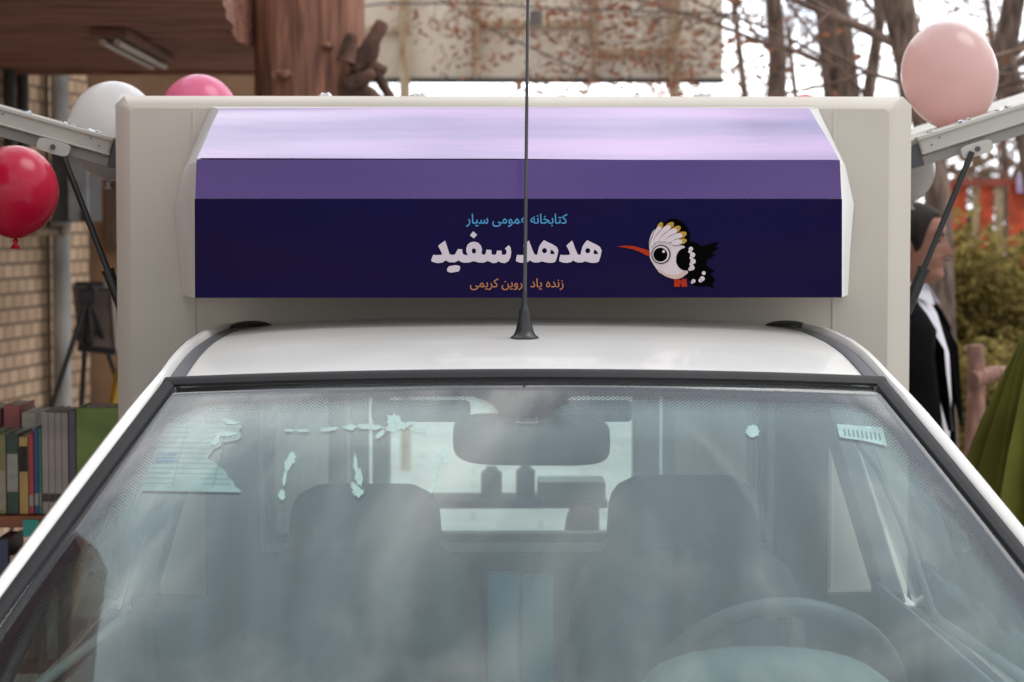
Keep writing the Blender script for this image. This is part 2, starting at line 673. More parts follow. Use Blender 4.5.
st = MB()
# torn document sheet: laid as a small grid so it follows the glass
torn = lambda v: 240 - 6 * v - (0 if v < 0.26 else (24 + 6 * math.sin(v * 17)) if v < 0.62 else (18 * (0.9 - v) / 0.3)) + 1.5 * math.sin(v * 47)
def sheetf(a, b):
    L0 = 164 - 24 * b
    R0 = torn(b)
    px = L0 + (R0 - L0) * a
    py = 419.5 + 68 * b + 1.5 * a
    u, t = glass_hit(px, py)
    return glass_pt(u, t, -0.0065)
st.grid(sheetf, 8, 22, 0)
for k in range(12):
    y = 424 + 5.1 * k
    b = (y - 419.5) / 68
    strip_px(st, (165 - 24 * b, y), (torn(b) - 3, y + 1), 0.8, -0.0060, 1)
strip_px(st, (186, 424), (171, 484), 0.8, -0.0058, 1)
strip_px(st, (226, 424), (212, 484), 0.8, -0.0058, 1)
for k, (x0, x1) in enumerate(((156, 176), (155, 172), (154, 178))):
    strip_px(st, (x0, 452 + 3.2 * k), (x1, 451.5 + 3.2 * k), 1.6, -0.0056, 2)
o = st.build('inspection_sticker', [M_paper, M_line, M_ink], truck)
o['label'] = 'large torn pale form sheet stuck inside the top left of the windscreen'

def ragged(cx, cy, rx, ry, n=16, seed=0, ang=0):
    rnd = random.Random(seed)
    out = []
    for i in range(n):
        a = 2 * PI * i / n
        k = 0.6 + 0.55 * rnd.random()
        x, y = rx * k * math.cos(a), ry * k * math.sin(a)
        out.append((cx + x * math.cos(ang) - y * math.sin(ang), cy + x * math.sin(ang) + y * math.cos(ang)))
    return out

seed = 0
def piece(ring, off, lab=None):
    mb = MB(); sheet_px(mb, ring, off)
    o = mb.build('glue_residue', M_resid, truck)
    return o
blobs = [(288, 427, 5, 1.6, 0), (302, 427, 7, 1.5, 0), (328, 426, 9, 2.2, -.1), (350, 424, 7, 2.6, -.1), (365, 423, 10, 2.4, 0), (374, 424, 9, 2.4, 0),
         (380, 431, 6, 3, -.8), (393, 417, 8, 6, 0), (400, 422, 10, 4, 0), (391, 425, 6, 3.5, 0), (408, 420, 6, 2, -.2), (416, 426, 7, 1.8, .2), (423, 427, 2.5, 2.5, 0),
         (291, 455, 4, 7, .25), (287, 462, 3.5, 6, .2), (284, 475, 1.8, 9, .15), (281, 492, 3.2, 5.5, .1),
         (355, 460, 2.0, 9, -.05), (358, 474, 4, 10, -.1), (357, 488, 5.5, 5.5, 0), (353, 483, 3, 4, 0),
         (437, 458, 2.4, 8, .35), (434, 470, 1.6, 8, .2), (432, 484, 1.8, 7, .3), (443, 449, 3, 5, 0), (446, 455, 2, 4, 0)]
for (cx, cy, rx, ry, an_) in blobs:
    seed += 1
    piece(ragged(cx, cy, rx * 1.1, ry * 1.1, 30, seed, an_), -0.0062 + 0.00002 * seed)
for (x0, y0, x1, y1) in ((284, 437, 262, 445), (220, 418, 238, 421), (213, 432, 236, 431), (209, 446, 222, 430)):
    seed += 1
    if x0 != 284:
        piece(ragged((x0 + x1) / 2, (y0 + y1) / 2, abs(x1 - x0) * .55, 3, 30, seed, math.atan2(y1 - y0, x1 - x0)), -0.0050 + 0.00002 * seed)
t2 = MB()
sheet_px(t2, [(838, 421), (850, 421.5), (862, 423), (874, 423.5), (884, 424), (886, 433), (888, 443), (876, 440), (862, 437), (850, 435.5), (841, 434), (839, 428)], -0.0062)
piece(ragged(754, 428, 8.5, 6.5, 30, 99), -0.0062)
for k in range(9):
    strip_px(t2, (845 + k * 4.4, 426 + k * .5), (846.5 + k * 4.4, 433 + k * .6), 1.6, -0.0058, 1)
t2.build('small_sticker', [M_resid, M_line], truck)
# rectangular outline on the tab
tb = MB()
for a, b in (((517, 404), (537, 404)), ((517, 419), (537, 419)), ((517, 403.5), (517, 419.5)), ((537, 403.5), (537, 419.5))):
    strip_px(tb, a, b, 0.9, -0.0068)
tb.build('sensor_outline', mat('faint_outline', (0.35, 0.33, 0.36), .7), truck)

# ---------------------------------------------------------------- cab body (door skins, windows, back wall, floor, bonnet)
body = MB()
def X(v):
    return XC + v
# rear wall of the cab round the rear window
zr0, zr1, wx = 1.125, 1.47, 0.50
for (x0, x1, z0, z1) in ((-0.62, -wx, 0.5, 1.53), (wx, 0.62, 0.5, 1.53), (-wx, wx, 0.5, zr0), (-wx, wx, zr1, 1.55)):
    body.box((X(x0), 4.38, z0), (X(x1), 4.425, z1))
# rear quarter panels and lower body
for sgn in (-1, 1):
    def side(a, b, sgn=sgn):
        Y = 2.2 + 2.22 * a
        z = 0.42 + 0.56 * b
        bulge = 0.035 * math.sin(PI * min(1, b * 1.0)) 
        return (X(sgn * (0.76 + bulge - 0.02 * (1 - a))), Y, z)
    body.grid(side, 24, 8)
    body.box((X(sgn * 0.60) if sgn > 0 else X(-0.78), 4.25, 0.95), (X(0.78) if sgn > 0 else X(-0.60), 4.42, 1.02))
    # B pillar leaning in
    bp2 = MB(); bp2.loft([[(X(sgn * .775), 4.26, .98), (X(sgn * .775), 4.42, .98), (X(sgn * .735), 4.42, .98), (X(sgn * .735), 4.26, .98)],
               [(X(sgn * .60), 4.26, 1.53), (X(sgn * .60), 4.42, 1.53), (X(sgn * .565), 4.42, 1.53), (X(sgn * .565), 4.26, 1.53)]])
    bp2.build('rear_pillar', M_trim, truck, bevel=.004)
body.box((X(-.74), 2.9, .42), (X(.74), 4.4, .47))
body.build('cab_body', M_white, truck, bevel=0.006, smooth=40)
# bonnet
bon = MB()
def bonf(a, b):
    x = a * 2 - 1
    Y = 2.66 - 1.12 * b - 0.06 * (1 - x * x) * b
    z = 1.005 - 0.12 * b - 0.05 * b ** 3 - 0.035 * x * x - 0.05 * abs(x) ** 6
    return (X(x * (0.76 - .04 * b)), Y, z)
bon.grid(bonf, 24, 16)
bon.build('bonnet', M_white, truck, smooth=50, solid=0.01)
fr_ = MB()
fr_.box((X(-.74), 1.5, .38), (X(.74), 1.62, .56))
fr_.box((X(-.72), 1.52, .56), (X(.72), 1.6, .8))
fr_.build('front_bumper', M_mould, truck, bevel=0.02)
for sgn in (-1, 1):
    h = MB().cbox((X(sgn * .56), 1.51, .70), (.28, .06, .15)); h.build('headlight', mat('lamp_glass', (.6, .62, .64), .08, coat=1), truck, bevel=.02)
    for yy in (2.05, 5.75):
        w = MB()
        Mx = Matrix.Rotation(R(90), 4, 'Y')
        w.lathe([(0.18, -.09), (0.31, -.1), (0.335, -.07), (0.34, 0), (0.335, .07), (.31, .1), (.18, .09)], (X(sgn * .68), yy, .34), 32, 0, Mx)
        wo = w.build('wheel', M_tyre, truck, smooth=40)
        rm = MB().lathe([(0.0, -.105), (0.06, -.107), (0.08, -.09), (0.165, -.075), (0.178, -.092), (.178, .092), (.165, .075), (.08, .09), (.06, .107), (0, .105)], (X(sgn * .68), yy, .34), 24, 0, Mx)
        rm.build('rim', M_rim, wo, smooth=40)
# cowl between bonnet and glass
MB().grid(lambda a, b: glass_pt((a * 2 - 1) * .95, .93 + .06 * b, -.02), 12, 2).build('cowl', M_black, truck, smooth=60, solid=.01)

# side doors: panel, frame and window
M_sg = glassmat('door_glass', (0.45, 0.50, 0.49), dust=0.03)
for sgn in (-1, 1):
    d = MB()
    # belt-line rail, door-top frame
    d.tube([(X(sgn * .775), 2.95, 1.0), (X(sgn * .785), 3.5, 1.0), (X(sgn * .775), 4.25, 1.0)], .014, 8)
    path = [(.775, 2.93, 1.01), (.745, 3.13, 1.14), (.70, 3.3, 1.27), (.655, 3.46, 1.385), (.625, 3.58, 1.455), (.61, 3.8, 1.495), (.60, 4.25, 1.505)]
    d.tube([(X(sgn * a), b, c) for a, b, c in path], .016, 8)
    do = d.build('door_frame', M_mould, truck, smooth=60)
    g = MB()
    low = [(X(sgn * .78), 2.95 + (4.25 - 2.95) * k / 6, 1.0) for k in range(7)]
    top = [(X(sgn * a), b, c) for a, b, c in path]
    g.loft([low, top], 0, closed=False)
    g.build('window', M_sg, do)
    # interior trim seen through the windscreen: inner frame line and sill
    tr_ = MB()
    cx = [(845, 425, 3.9), (878, 470, 3.72), (905, 530, 3.55), (922, 580, 3.44), (935, 618, 3.35)]
    pts = []
    for (px, py, Y) in cx:
        p = at(px, py, Y)
        pts.append(Vector((X(sgn * (p.x - XC)), p.y, p.z)))
    tr_.tube(pts, .006, 8)
    e = at(1024, 678, 3.0)
    tr_.tube([pts[-1], Vector((X(sgn * (e.x - XC)), e.y, e.z)), Vector((X(sgn * (e.x - XC + .02)), 2.88, e.z - .03))], .008, 8)
    tr_.build('door_inner_trim', mat('pale_cabin_trim', (.17, .18, .18), .6, var=.05), truck, smooth=60)
    # inner door card
    MB().grid(lambda a, b: (X(sgn * (.70 - .01 * math.sin(PI * b))), 2.9 + 1.4 * a, .5 + .56 * b), 6, 4).build('door_card', M_trim, truck, smooth=60, solid=.01)

ln_ = MB()
for (x0, x1, z0, z1) in ((-.745, .745, .5, 1.045), (-.60, -wx + .002, 1.045, 1.50), (wx - .002, .60, 1.045, 1.50), (-wx + .002, wx - .002, 1.045, zr0), (-wx + .002, wx - .002, zr1, 1.52)):
    ln_.box((X(x0), 4.215, z0), (X(x1), 4.235, z1))
ln_.build('rear_lining', mat('dark_lining', (.045, .05, .055), .85), truck)
# rear window of the cab
MB().box((X(-wx), 4.395, zr0), (X(wx), 4.40, zr1)).build('rear_window', glassmat('rear_glass', (.9, .95, .94), dust=.02), truck)
wf = MB()
for (x0, x1, z0, z1) in ((-wx, wx, zr0, zr0 + .015), (-wx, wx, zr1 - .015, zr1), (-wx, -wx + .015, zr0 + .015, zr1 - .015), (wx - .015, wx, zr0 + .015, zr1 - .015)):
    wf.box((X(x0), 4.372, z0), (X(x1), 4.392, z1))
wf.build('rear_window_seal', M_rub, truck)

# headlining
MB().grid(lambda a, b: (X((a * 2 - 1) * .56), 3.56 + .81 * b, roof_z((a * 2 - 1) * .56, 3.56 + .81 * b) - .035), 10, 8).build('headlining', M_trim, truck, smooth=60, solid=.006)

# dashboard
db = MB()
rr = []
for k in range(13):
    x = -.70 + 1.4 * k / 12
    rr.append([(X(x), 2.78, .95), (X(x), 2.80, 1.055), (X(x), 2.95, 1.075), (X(x), 3.12, 1.07), (X(x), 3.19, 1.03), (X(x), 3.2, .8), (X(x), 2.9, .7)])
db.loft(rr)
dbo = db.build('dashboard', mat('dash_plastic', (.06, .07, .075), .6,), truck, smooth=35)
hump = MB()
rr = []
for k in range(17):
    a = PI * k / 16
    x = .325 - .175 * math.cos(a)
    h = 1.06 + .105 * math.sin(a) ** .45 if 0 < k < 16 else 1.06
    rr.append([(X(x), 2.93, 1.04), (X(x), 2.955, 1.04 + (h - 1.04) * .8), (X(x), 3.0, h), (X(x), 3.10, h - .008), (X(x), 3.12, 1.04)])
hump.loft(rr)
hump.build('instrument_hood', mat('hood_plastic', (.10, .13, .135), .5,), dbo, smooth=60)
tf0, tf1 = at(488, 574, 4.0), at(553, 574, 4.0)
tl = MB().box((tf0.x, 4.0, .62), ((tf0.x + tf1.x) / 2 - .003, 4.03, tf0.z)).box(((tf0.x + tf1.x) / 2 + .003, 4.0, .62), (tf1.x, 4.03, tf0.z - .004)).box((tf0.x, 4.031, .62), (tf1.x, 4.04, tf0.z - .01))
tag(tl.build('folder', mat('teal_card_folder', (.02, .22, .28), .6), bevel=.002), 'teal folder standing between the two seats behind the windscreen', 'folder')
# steering wheel
sw = MB()
cw = Vector((X(.375), 3.30, 1.03))
Mw = Matrix.Rotation(R(-62), 3, 'X')
ring = [cw + Mw @ Vector((.185 * math.cos(2 * PI * k / 40), .185 * math.sin(2 * PI * k / 40), 0)) for k in range(41)]
sw.tube(ring, .015, 10, caps=False)
swo = sw.build('steering_wheel', mat('wheel_plastic', (.075, .08, .085), .45), truck, smooth=60)
hb = MB()
hb.ell(cw + Mw @ Vector((0, -.01, .01)), (.065, .05, .04), 16)
for a in (0.15, PI - .15, -PI / 2):
    hb.tube([cw, cw + Mw @ Vector((.18 * math.cos(a), .18 * math.sin(a), 0))], .013, 8)
hb.tube([cw, cw + Vector((0, -.35, -.2))], .03, 10)
hb.build('hub', M_black, swo, smooth=60)

# seats
def rounded_slab(w0, w1, h, th, tilt, c, r=.06):
    """upright cushion: w0 bottom width, w1 top width"""
    mb = MB()
    rings = []
    K = 14
    for i in range(K + 1):
        v = i / K
        zz = h * v
        ww = (w0 + (w1 - w0) * v)
        e = 1.0
        if v > .72:
            q = (v - .72) / .28
            e = math.sqrt(max(0.02, 1 - q ** 2.6))
        tt = th * (0.55 + 0.45 * e)
        ring = []
        for k in range(20):
            a = 2 * PI * k / 20
            cx_, sy_ = math.cos(a), math.sin(a)
            px_ = math.copysign(abs(cx_) ** .45, cx_) * ww / 2 * (0.62 + .38 * e)
            py_ = math.copysign(abs(sy_) ** .6, sy_) * tt / 2
            ring.append((c[0] + px_, c[1] + py_ + math.tan(tilt) * zz, c[2] + zz))
        rings.append(ring)
    return mb.loft(rings)
M_seat = mat('seat_cloth', (0.055, 0.06, 0.066), 0.9, var=0.12, scale=25)
for sx, top in ((.302, 1.292), (-.285, 1.277)):
    s_ = rounded_slab(.47, .42, .55, .13, R(14), (X(sx), 3.87, .62))
    so = s_.build('seat', M_seat, truck, smooth=60)
    hd = rounded_slab(.30, .27, .215, .10, R(8), (X(sx), 4.02, top - .215))
    hd.build('headrest', M_seat, so, smooth=60)
    for q in (-.05, .05):
        po = MB().tube([(X(sx + q), 4.02, 1.05), (X(sx + q), 4.04, 1.16)], .007, 8)
        po.build('headrest_post', M_steel, so, smooth=60)
    cu = MB().cbox((X(sx), 3.68, .60), (.48, .46, .14)); cu.build('seat_cushion', M_seat, so, bevel=.05, segs=4)

# rear-view mirror
c = at(531.5, 439.5, 3.47)
mir = MB()
rings = []
for dy, k in ((-.012, .86), (-.006, 1.0), (.010, 1.0), (.014, .94)):
    ring = []
    for q in range(32):
        a = 2 * PI * q / 32
        ring.append(c + Vector((math.copysign(abs(math.cos(a)) ** .42, math.cos(a)) * .1245 * k, dy, math.copysign(abs(math.sin(a)) ** .5, math.sin(a)) * .041 * k - .003 * math.cos(a))))
    rings.append(ring)
mir.loft(rings)
mo = mir.build('rear_view_mirror', mat('mirror_housing', (.03, .033, .037), .4), truck, smooth=50)
MB().tube([c + Vector((0, .004, .02)), c + Vector((0, .0, .045)), c + Vector((0, -.012, .062))], [.014, .012, .016], 10).build('mirror_mount', M_black, mo, smooth=50)
ha = MB()
for px in (421, 583):   # folded sun visor pivots beside the mirror
    q = at(px, 411, 3.54)
    ha = MB(); ha.cbox(q, (.16, .02, .035))
    ha.build('sun_visor', mat('visor_vinyl', (.12, .125, .13), .7), truck, bevel=.008)

# ---------------------------------------------------------------- roof aerial
ab = Vector((X(-.0), 3.86, 0))
ab = at(524.5, 336, 3.84)
ab.z = roof_z(0, 3.84)
aer = MB()
aer.lathe([(0.0, -.004), (.0245, -.003), (.025, .002), (.019, .006), (.0155, .014), (.012, .030), (.010, .045), (.0095, .049), (.006, .054), (.0045, .070), (0.003, .095), (0, .096)], ab, 24)
ao = aer.build('roof_aerial', mat('aerial_rubber', (.022, .022, .025), .35, var=.1), truck, smooth=40)
tip = at(528.5, -60, 3.84)
MB().tube([ab + Vector((0, 0, .05)), ab + Vector((0.001, 0, .12)), tip], [.0042, .0032, .0026], 10).build('aerial_whip', mat('aerial_whip_black', (.06, .06, .065), .35), ao, smooth=60)

# black rubber buffers at the back of the roof
for px in (252, 786):
    q = at(px, 326, 4.40)
    e_ = MB().ell((q.x, 4.395, roof_z(.5, 4.39) - .004), (.046, .03, .014), 20)
    e_.build('roof_buffer', M_black, truck, smooth=60)

# ---------------------------------------------------------------- box body
BH = .817
bx = MB()
outer = [(-BH, .62), (BH, .62), (BH, 2.004), (BH - .018, 2.022), (-BH + .018, 2.022), (-BH, 2.004)]
face_ = [(-.783, .62), (.765, .62), (.765, 1.985), (.757, 1.995), (-.775, 1.995), (-.783, 1.985)]
mid = [(a + (b - a) * .55, c + (d - c) * .55) for (a, c), (b, d) in zip(face_, outer)]
YB0, YB1 = 4.50, 6.9
R0 = [(X(a), YB0, b) for a, b in face_]
R0b = [(X(a), YB0 + .006, b) for a, b in [(x + (0.012 if x > 0 else -.012), z + (.009 if z > 1.9 else 0)) for x, z in face_]]
R1 = [(X(a), YB0 + .032, b) for a, b in outer]
bx.loft([R0, R0b, R1, [(p[0], YB0 + .30, p[2]) for p in R1]], 0, closed=True, caps=False)
# front wall face round the opening to the cab
op = [(-.50, 1.125), (.50, 1.125), (.50, 1.47), (-.50, 1.47)]
fl = [(-.783, .62), (.765, .62), (.765, 1.985), (.757, 1.995), (-.775, 1.995), (-.783, 1.985)]
P = lambda q: (X(q[0]), YB0, q[1])
bx.poly([P(fl[0]), P(fl[1]), P(op[1]), P(op[0])])
bx.poly([P(fl[1]), P(fl[2]), P(op[2]), P(op[1])])
bx.poly([P(fl[2]), P(fl[3]), P(fl[4]), P(fl[5]), P(op[3]), P(op[2])])
bx.poly([P(fl[5]), P(fl[0]), P(op[0]), P(op[3])])
# reveal of the opening
for a, b in zip(op, op[1:] + op[:1]):
    bx.poly([(X(a[0]), YB0, a[1]), (X(b[0]), YB0, b[1]), (X(b[0]), YB0 + .04, b[1]), (X(a[0]), YB0 + .04, a[1])])
# roof slab, floor, sill walls, corner posts, back frame
bx.box((X(-BH), YB0 + .3, 1.97), (X(BH), YB1, 2.022))
bx.box((X(-BH), YB0 + .3, .62), (X(BH), YB1, .70))
for sgn in (-1, 1):
    a, b = sorted((sgn * BH, sgn * (BH - .03)))
    bx.box((X(a), YB0 + .3, .70), (X(b), YB1, .95))
    bx.box((X(a), YB1 - .12, .95), (X(b), YB1, 1.97))
    a, b = sorted((sgn * (BH - .03), sgn * .56))
    bx.box((X(a), YB1 - .05, .70), (X(b), YB1 - .002, 1.97))
box_o = bx.build('box_body', M_box, truck, smooth=35)
# raised vertical seams on the front
sm = MB()
for px in (195, 833):
    q = at(px, 330, YB0)
    sm = MB().box((q.x - .003, YB0 - .0018, .9), (q.x + .003, YB0 + .001, 1.992))
    sm.build('panel_seam', M_box, box_o, bevel=.001)
# ribbed lining panels inside at the back, pale inside lining
for px0, px1 in ((306, 392), (630, 752)):
    x0, x1 = at(px0, 450, 6.7).x, at(px1, 450, 6.7).x
    n = 4
    for k in range(n):
        w = (x1 - x0) / n
        rb = MB() if k == 0 else rb
        rb.box((x0 + k * w + .006, 6.66 + (.02 if k % 2 else 0), .72), (x0 + (k + 1) * w - .004, 6.72 + (.02 if k % 2 else 0), 1.9))
    rb.build('folding_partition', M_ribs, box_o, bevel=.008)
# shelving along both sides inside (opens outward)
for sgn in (-1, 1):
    sh = MB()
    a, b = sorted((sgn * .52, sgn * .535))
    sh.box((X(a), 4.85, .71), (X(b), 6.6, 1.9))
    a, b = sorted((sgn * .535, sgn * .78))
    for z in (.95, 1.28, 1.60, 1.88):
        sh.box((X(a), 4.85, z), (X(b), 6.6, z + .02))
    for y in (4.85, 5.7, 6.58):
        sh.box((X(a), y - .011, .97), (X(b), y + .011, 1.88))
    sh.build('side_shelving', M_boxin, box_o)
# low table across the rear doorway, with small boxes
tb = MB()
q0, q1 = at(395, 499, 6.3), at(606, 499, 6.3)
tb.box((q0.x, 6.2, q0.z - .016), (q1.x, 6.4, q0.z + .006))
tb.box((q0.x + .02, 6.28, .71), (q0.x + .05, 6.32, q0.z - .017))
tb.box((q1.x - .05, 6.28, .71), (q1.x - .02, 6.32, q0.z - .017))
tb.build('interior_rail', M_dark, box_o, bevel=.003)
for px0, px1, py0, nm, cc_ in ((481, 502, 466, 'dark_bottle', (.04, .045, .05)), (516, 535, 464, 'dark_bottle', (.04, .045, .05))):
    a_, b2 = at(px0, py0, 6.3), at(px1, 499, 6.3)
    cx_ = (a_.x + b2.x) / 2; rr2 = (b2.x - a_.x) / 2; zb_ = q0.z + .007
    tag(MB().lathe([(0, 0), (rr2, .0), (rr2, (a_.z - zb_) * .8), (rr2 * .5, (a_.z - zb_) * .93), (rr2 * .5, a_.z - zb_)], (cx_, 6.3, zb_), 16).build('dark_bottle', mat('dim_bottle', cc_, .5), smooth=40), 'dark bottle on the rail seen through the windscreen, %s' % ('under the left part of the mirror' if px0 < 500 else 'under the middle of the mirror'), 'bottle')
a_, b2 = at(538, 479, 6.3), at(604, 499, 6.3)
cbx = MB().box((a_.x, 6.22, q0.z + .007), (b2.x, 6.38, a_.z)); tag(cbx.build('white_carton', mat('white_carton', (.72, .74, .70), .6), bevel=.003), 'flat white carton on the rail seen through the cab between the seats', 'carton')
a_, b2 = at(560, 508, 6.1), at(602, 545, 6.1)
bg2 = rounded_slab(b2.x - a_.x, (b2.x - a_.x) * .7, a_.z - .705, .14, 0, ((a_.x + b2.x) / 2, 6.1, .705))
tag(bg2.build('bag', mat('dark_bag_cloth', (.03, .033, .037), .8), smooth=60), 'dark bag on the box floor seen through the cab below the white carton', 'bag')
# roof-top fixings (crumpled tape bits)
tp = MB()
for k, (px, sz) in enumerate(((327, .010), (420, .011), (698, .012), (560, .006), (633, .006))):
    q = at(px, 97, 4.7)
    rnd = random.Random(k)
    tp = MB()
    for i in range(5):
        tp.cbox((q.x + rnd.uniform(-sz, sz), 4.62 + rnd.uniform(-.01, .01), 2.024 + sz * .3), (sz, sz, sz * 1.2), rot=(rnd.random() * 3, rnd.random() * 3, rnd.random() * 3))
    tp.build('tape_scrap', mat('white_tape', (.8, .8, .8), .5), box_o)

# gull-wing side flaps, open, with gas struts
def flap(sgn, pA, pB, brk, strut):
    """pA outer top, pB hinge top (pixels on the near edge, depth 4.6)"""
    Y = 4.62
    a, b = at(*pA, Y), at(*pB, Y)
    d = (a - b); d.y = 0; d.normalize()
    L_ = 1.15
    up = Vector((-d.z, 0, d.x)) if d.x > 0 else Vector((d.z, 0, -d.x))
    th = .052
    b0 = b - up * th          # underside at hinge
    mb = MB()
    Y1 = 6.1
    def bar(s0, s1, u0, u1, y0, y1, m=0, mm=mb):
        P8 = []
        for yy in (y0, y1):
            for s, u in ((s0, u0), (s1, u0), (s1, u1), (s0, u1)):
                p = b0 + d * s + up * u
                P8.append((p.x, yy, p.z))
        bb = len(mm.v)
        mm.v += [Vector(p) for p in P8]
        for q in ((0, 1, 2, 3), (7, 6, 5, 4), (0, 4, 5, 1), (1, 5, 6, 2), (2, 6, 7, 3), (3, 7, 4, 0)):
            mm.face([bb + i for i in q], m)
    bar(.006, L_, .014, th, Y, Y1)
    fo_ = mb.build('side_flap', M_frame, truck, bevel=.006)
    lip_ = MB(); bar(.004, L_ + .003, th - .006, th + .003, Y - .006, Y + .03, 0, lip_)
    bar(.004, L_ + .003, .016, .020, Y - .003, Y + .03, 0, lip_)
    lip_.build('flap_edge_trim', M_frame, fo_, bevel=.002)
    ch = MB(); bar(-.004, L_ - .05, -.008, .0135, Y + .012, Y1 - .02, 0, ch)
    ch.build('inner_channel', M_framed, fo_, bevel=.002)
    hg = MB(); bar(-.028, .006, -.006, th - .010, Y + .01, Y1, 0, hg)
    hg.build('hinge', M_mould, fo_, bevel=.002)
    # bracket
    br = MB()
    (x0, y0), (x1, y1) = brk
    q = at((x0 + x1) / 2, (y0 + y1) / 2, Y - .012)
    ang = math.atan2(d.z, d.x)
    ring = []
    hw, hh = abs(x1 - x0) / 2 / 478 * .85, .014
    for k in range(20):
        t_ = 2 * PI * k / 20
        ring.append(Vector((math.copysign(abs(math.cos(t_)) ** .5, math.cos(t_)) * hw, 0, math.copysign(abs(math.sin(t_)) ** .5, math.sin(t_)) * hh)))
    Mr = Matrix.Rotation(-ang if d.x > 0 else -(ang - PI), 3, 'Y')
    br.loft([[q + Mr @ p + Vector((0, dy, 0)) for p in ring] for dy in (-.004, .012)])
    bo = br.build('strut_bracket', M_frame, fo_, smooth=40)
    bo2 = MB().lathe([(0, -.003), (.0055, -.003), (.0055, .003), (0, .003)], q + Vector((0, -.007, 0)), 14, 0, Matrix.Rotation(R(90), 4, 'X'))
    # screws
    scw = MB()
    for s_, u_ in ((.05, .04), (.24, .04), (.03, .03)):
        p = b0 + d * s_ + up * u_
        scw = MB().lathe([(0, -.0012), (.0016, -.0012), (.0016, .0012), (0, .0012)], (p.x, Y - .001, p.z), 8, 0, Matrix.Rotation(R(90), 4, 'X'))
        scw.build('screw', M_mould, fo_)
    bo2.build('pivot_bolt', M_mould, fo_)
    s0, s1 = at(*strut[0], Y - .02), at(*strut[1], Y - .03)
    k_ = s0.lerp(s1, .74)
    st_ = MB()
    st_.tube([s0, k_], .0065, 10)
    st_.tube([k_, s1], .0125, 12)
    st_.tube([k_ + (k_ - s1) * -.02, k_ + (s0 - k_) * .02], .014, 12)
    st_.build('gas_strut', M_black, fo_, smooth=50)
    # foil scraps taped on the top edge
    rnd = random.Random(int(sgn * 5 + 9))
    for s_ in (.045, .11, .20, .28):
        fs = MB()
        for i in range(4):
            p = b0 + d * (s_ + rnd.uniform(-.015, .015)) + up * (th + .004)
            fs.cbox((p.x, Y + .01 + rnd.uniform(-.005, .01), p.z), (.012, .008, .003), rot=(rnd.uniform(-.5, .5), rnd.uniform(-.6, .6), rnd.random()))
        fs.build('foil_scrap', mat('foil', (.6, .65, .7), .25, metal=.8), fo_)

flap(-1, (0, 107), (116, 139.5), ((34, 142), (73, 152)), ((64, 158), (124, 312)))
flap(1, (1024, 104.5), (915, 139), ((958, 152), (996, 146)), ((972, 152), (906, 312)))

# ---------------------------------------------------------------- purple fairing (sign) over the cab
fb = MB()
front = [(4.494, .600, 1.993), (4.12, .600, 1.8755), (4.097, .601, 1.806), (4.0915, .601, 1.6225)]
base = [(4.498, .618, 1.998), (4.498, .672, 1.875), (4.498, .694, 1.80), (4.498, .680, 1.617)]
fb.loft([[(X(-a[1]), a[0], a[2]) for a in front], [(X(a[1]), a[0], a[2]) for a in front]], closed=False)
for sgn in (-1, 1):
    mid_ = [((p[0] * .35 + q[0] * .65), p[1] * .35 + q[1] * .65 + .006, p[2] * .4 + q[2] * .6) for p, q in zip(front, base)]
    fb.loft([[(X(sgn * a[1]), a[0], a[2]) for a in front], [(X(sgn * a[1]), a[0], a[2]) for a in mid_], [(X(sgn * a[1]), a[0], a[2]) for a in base]], closed=False)
# underside and top edge
fb.poly([(X(-.601), 4.0915, 1.6225), (X(.601), 4.0915, 1.6225), (X(.68), 4.498, 1.617), (X(-.68), 4.498, 1.617)])
fb.poly([(X(-.600), 4.494, 1.993), (X(.600), 4.494, 1.993), (X(.618), 4.498, 1.998), (X(-.618), 4.498, 1.998)])
fair = fb.build('roof_fairing', mat('fairing_gelcoat', (.72, .71, .70), .4, var=.03), truck, smooth=25)

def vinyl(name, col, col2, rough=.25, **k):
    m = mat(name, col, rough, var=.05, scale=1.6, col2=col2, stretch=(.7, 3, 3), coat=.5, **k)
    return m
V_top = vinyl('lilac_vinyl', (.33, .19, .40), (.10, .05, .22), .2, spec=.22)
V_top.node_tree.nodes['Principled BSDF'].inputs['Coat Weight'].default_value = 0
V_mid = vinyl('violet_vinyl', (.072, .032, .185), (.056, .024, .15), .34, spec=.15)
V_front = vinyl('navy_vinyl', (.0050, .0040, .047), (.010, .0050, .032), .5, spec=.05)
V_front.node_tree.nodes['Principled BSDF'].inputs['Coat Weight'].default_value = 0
def quad_between(y0, z0, y1, z1, hx, off, nrm, xoff=0):
    n = Vector(nrm).normalized() * off
    return lambda a, b: Vector((X((a * 2 - 1) * hx + xoff), y0 + (y1 - y0) * b, z0 + (z1 - z0) * b)) + n + Vector((0, 0, 0.0))
def wob(f, amp, axis):
    def g(a, b):
        p = Vector(f(a, b))
        k = noise.noise(Vector((p.x * 2.0, p.y * 5, p.z * 4))) * amp
        return p + Vector(axis) * k
    return g
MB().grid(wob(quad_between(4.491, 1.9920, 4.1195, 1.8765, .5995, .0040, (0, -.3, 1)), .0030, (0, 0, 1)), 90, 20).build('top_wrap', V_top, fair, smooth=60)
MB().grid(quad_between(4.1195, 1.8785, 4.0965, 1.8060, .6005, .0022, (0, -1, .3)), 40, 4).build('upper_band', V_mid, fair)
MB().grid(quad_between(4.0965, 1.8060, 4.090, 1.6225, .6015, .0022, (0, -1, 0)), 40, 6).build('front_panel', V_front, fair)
# narrow joint shadow gap strip between the bands
def panelY(z):
    return 4.090 + (z - 1.6235) / .181 * .005 - .0022

def to_panel(px, py):
    p = at(px, py, 4.0895)
    return p

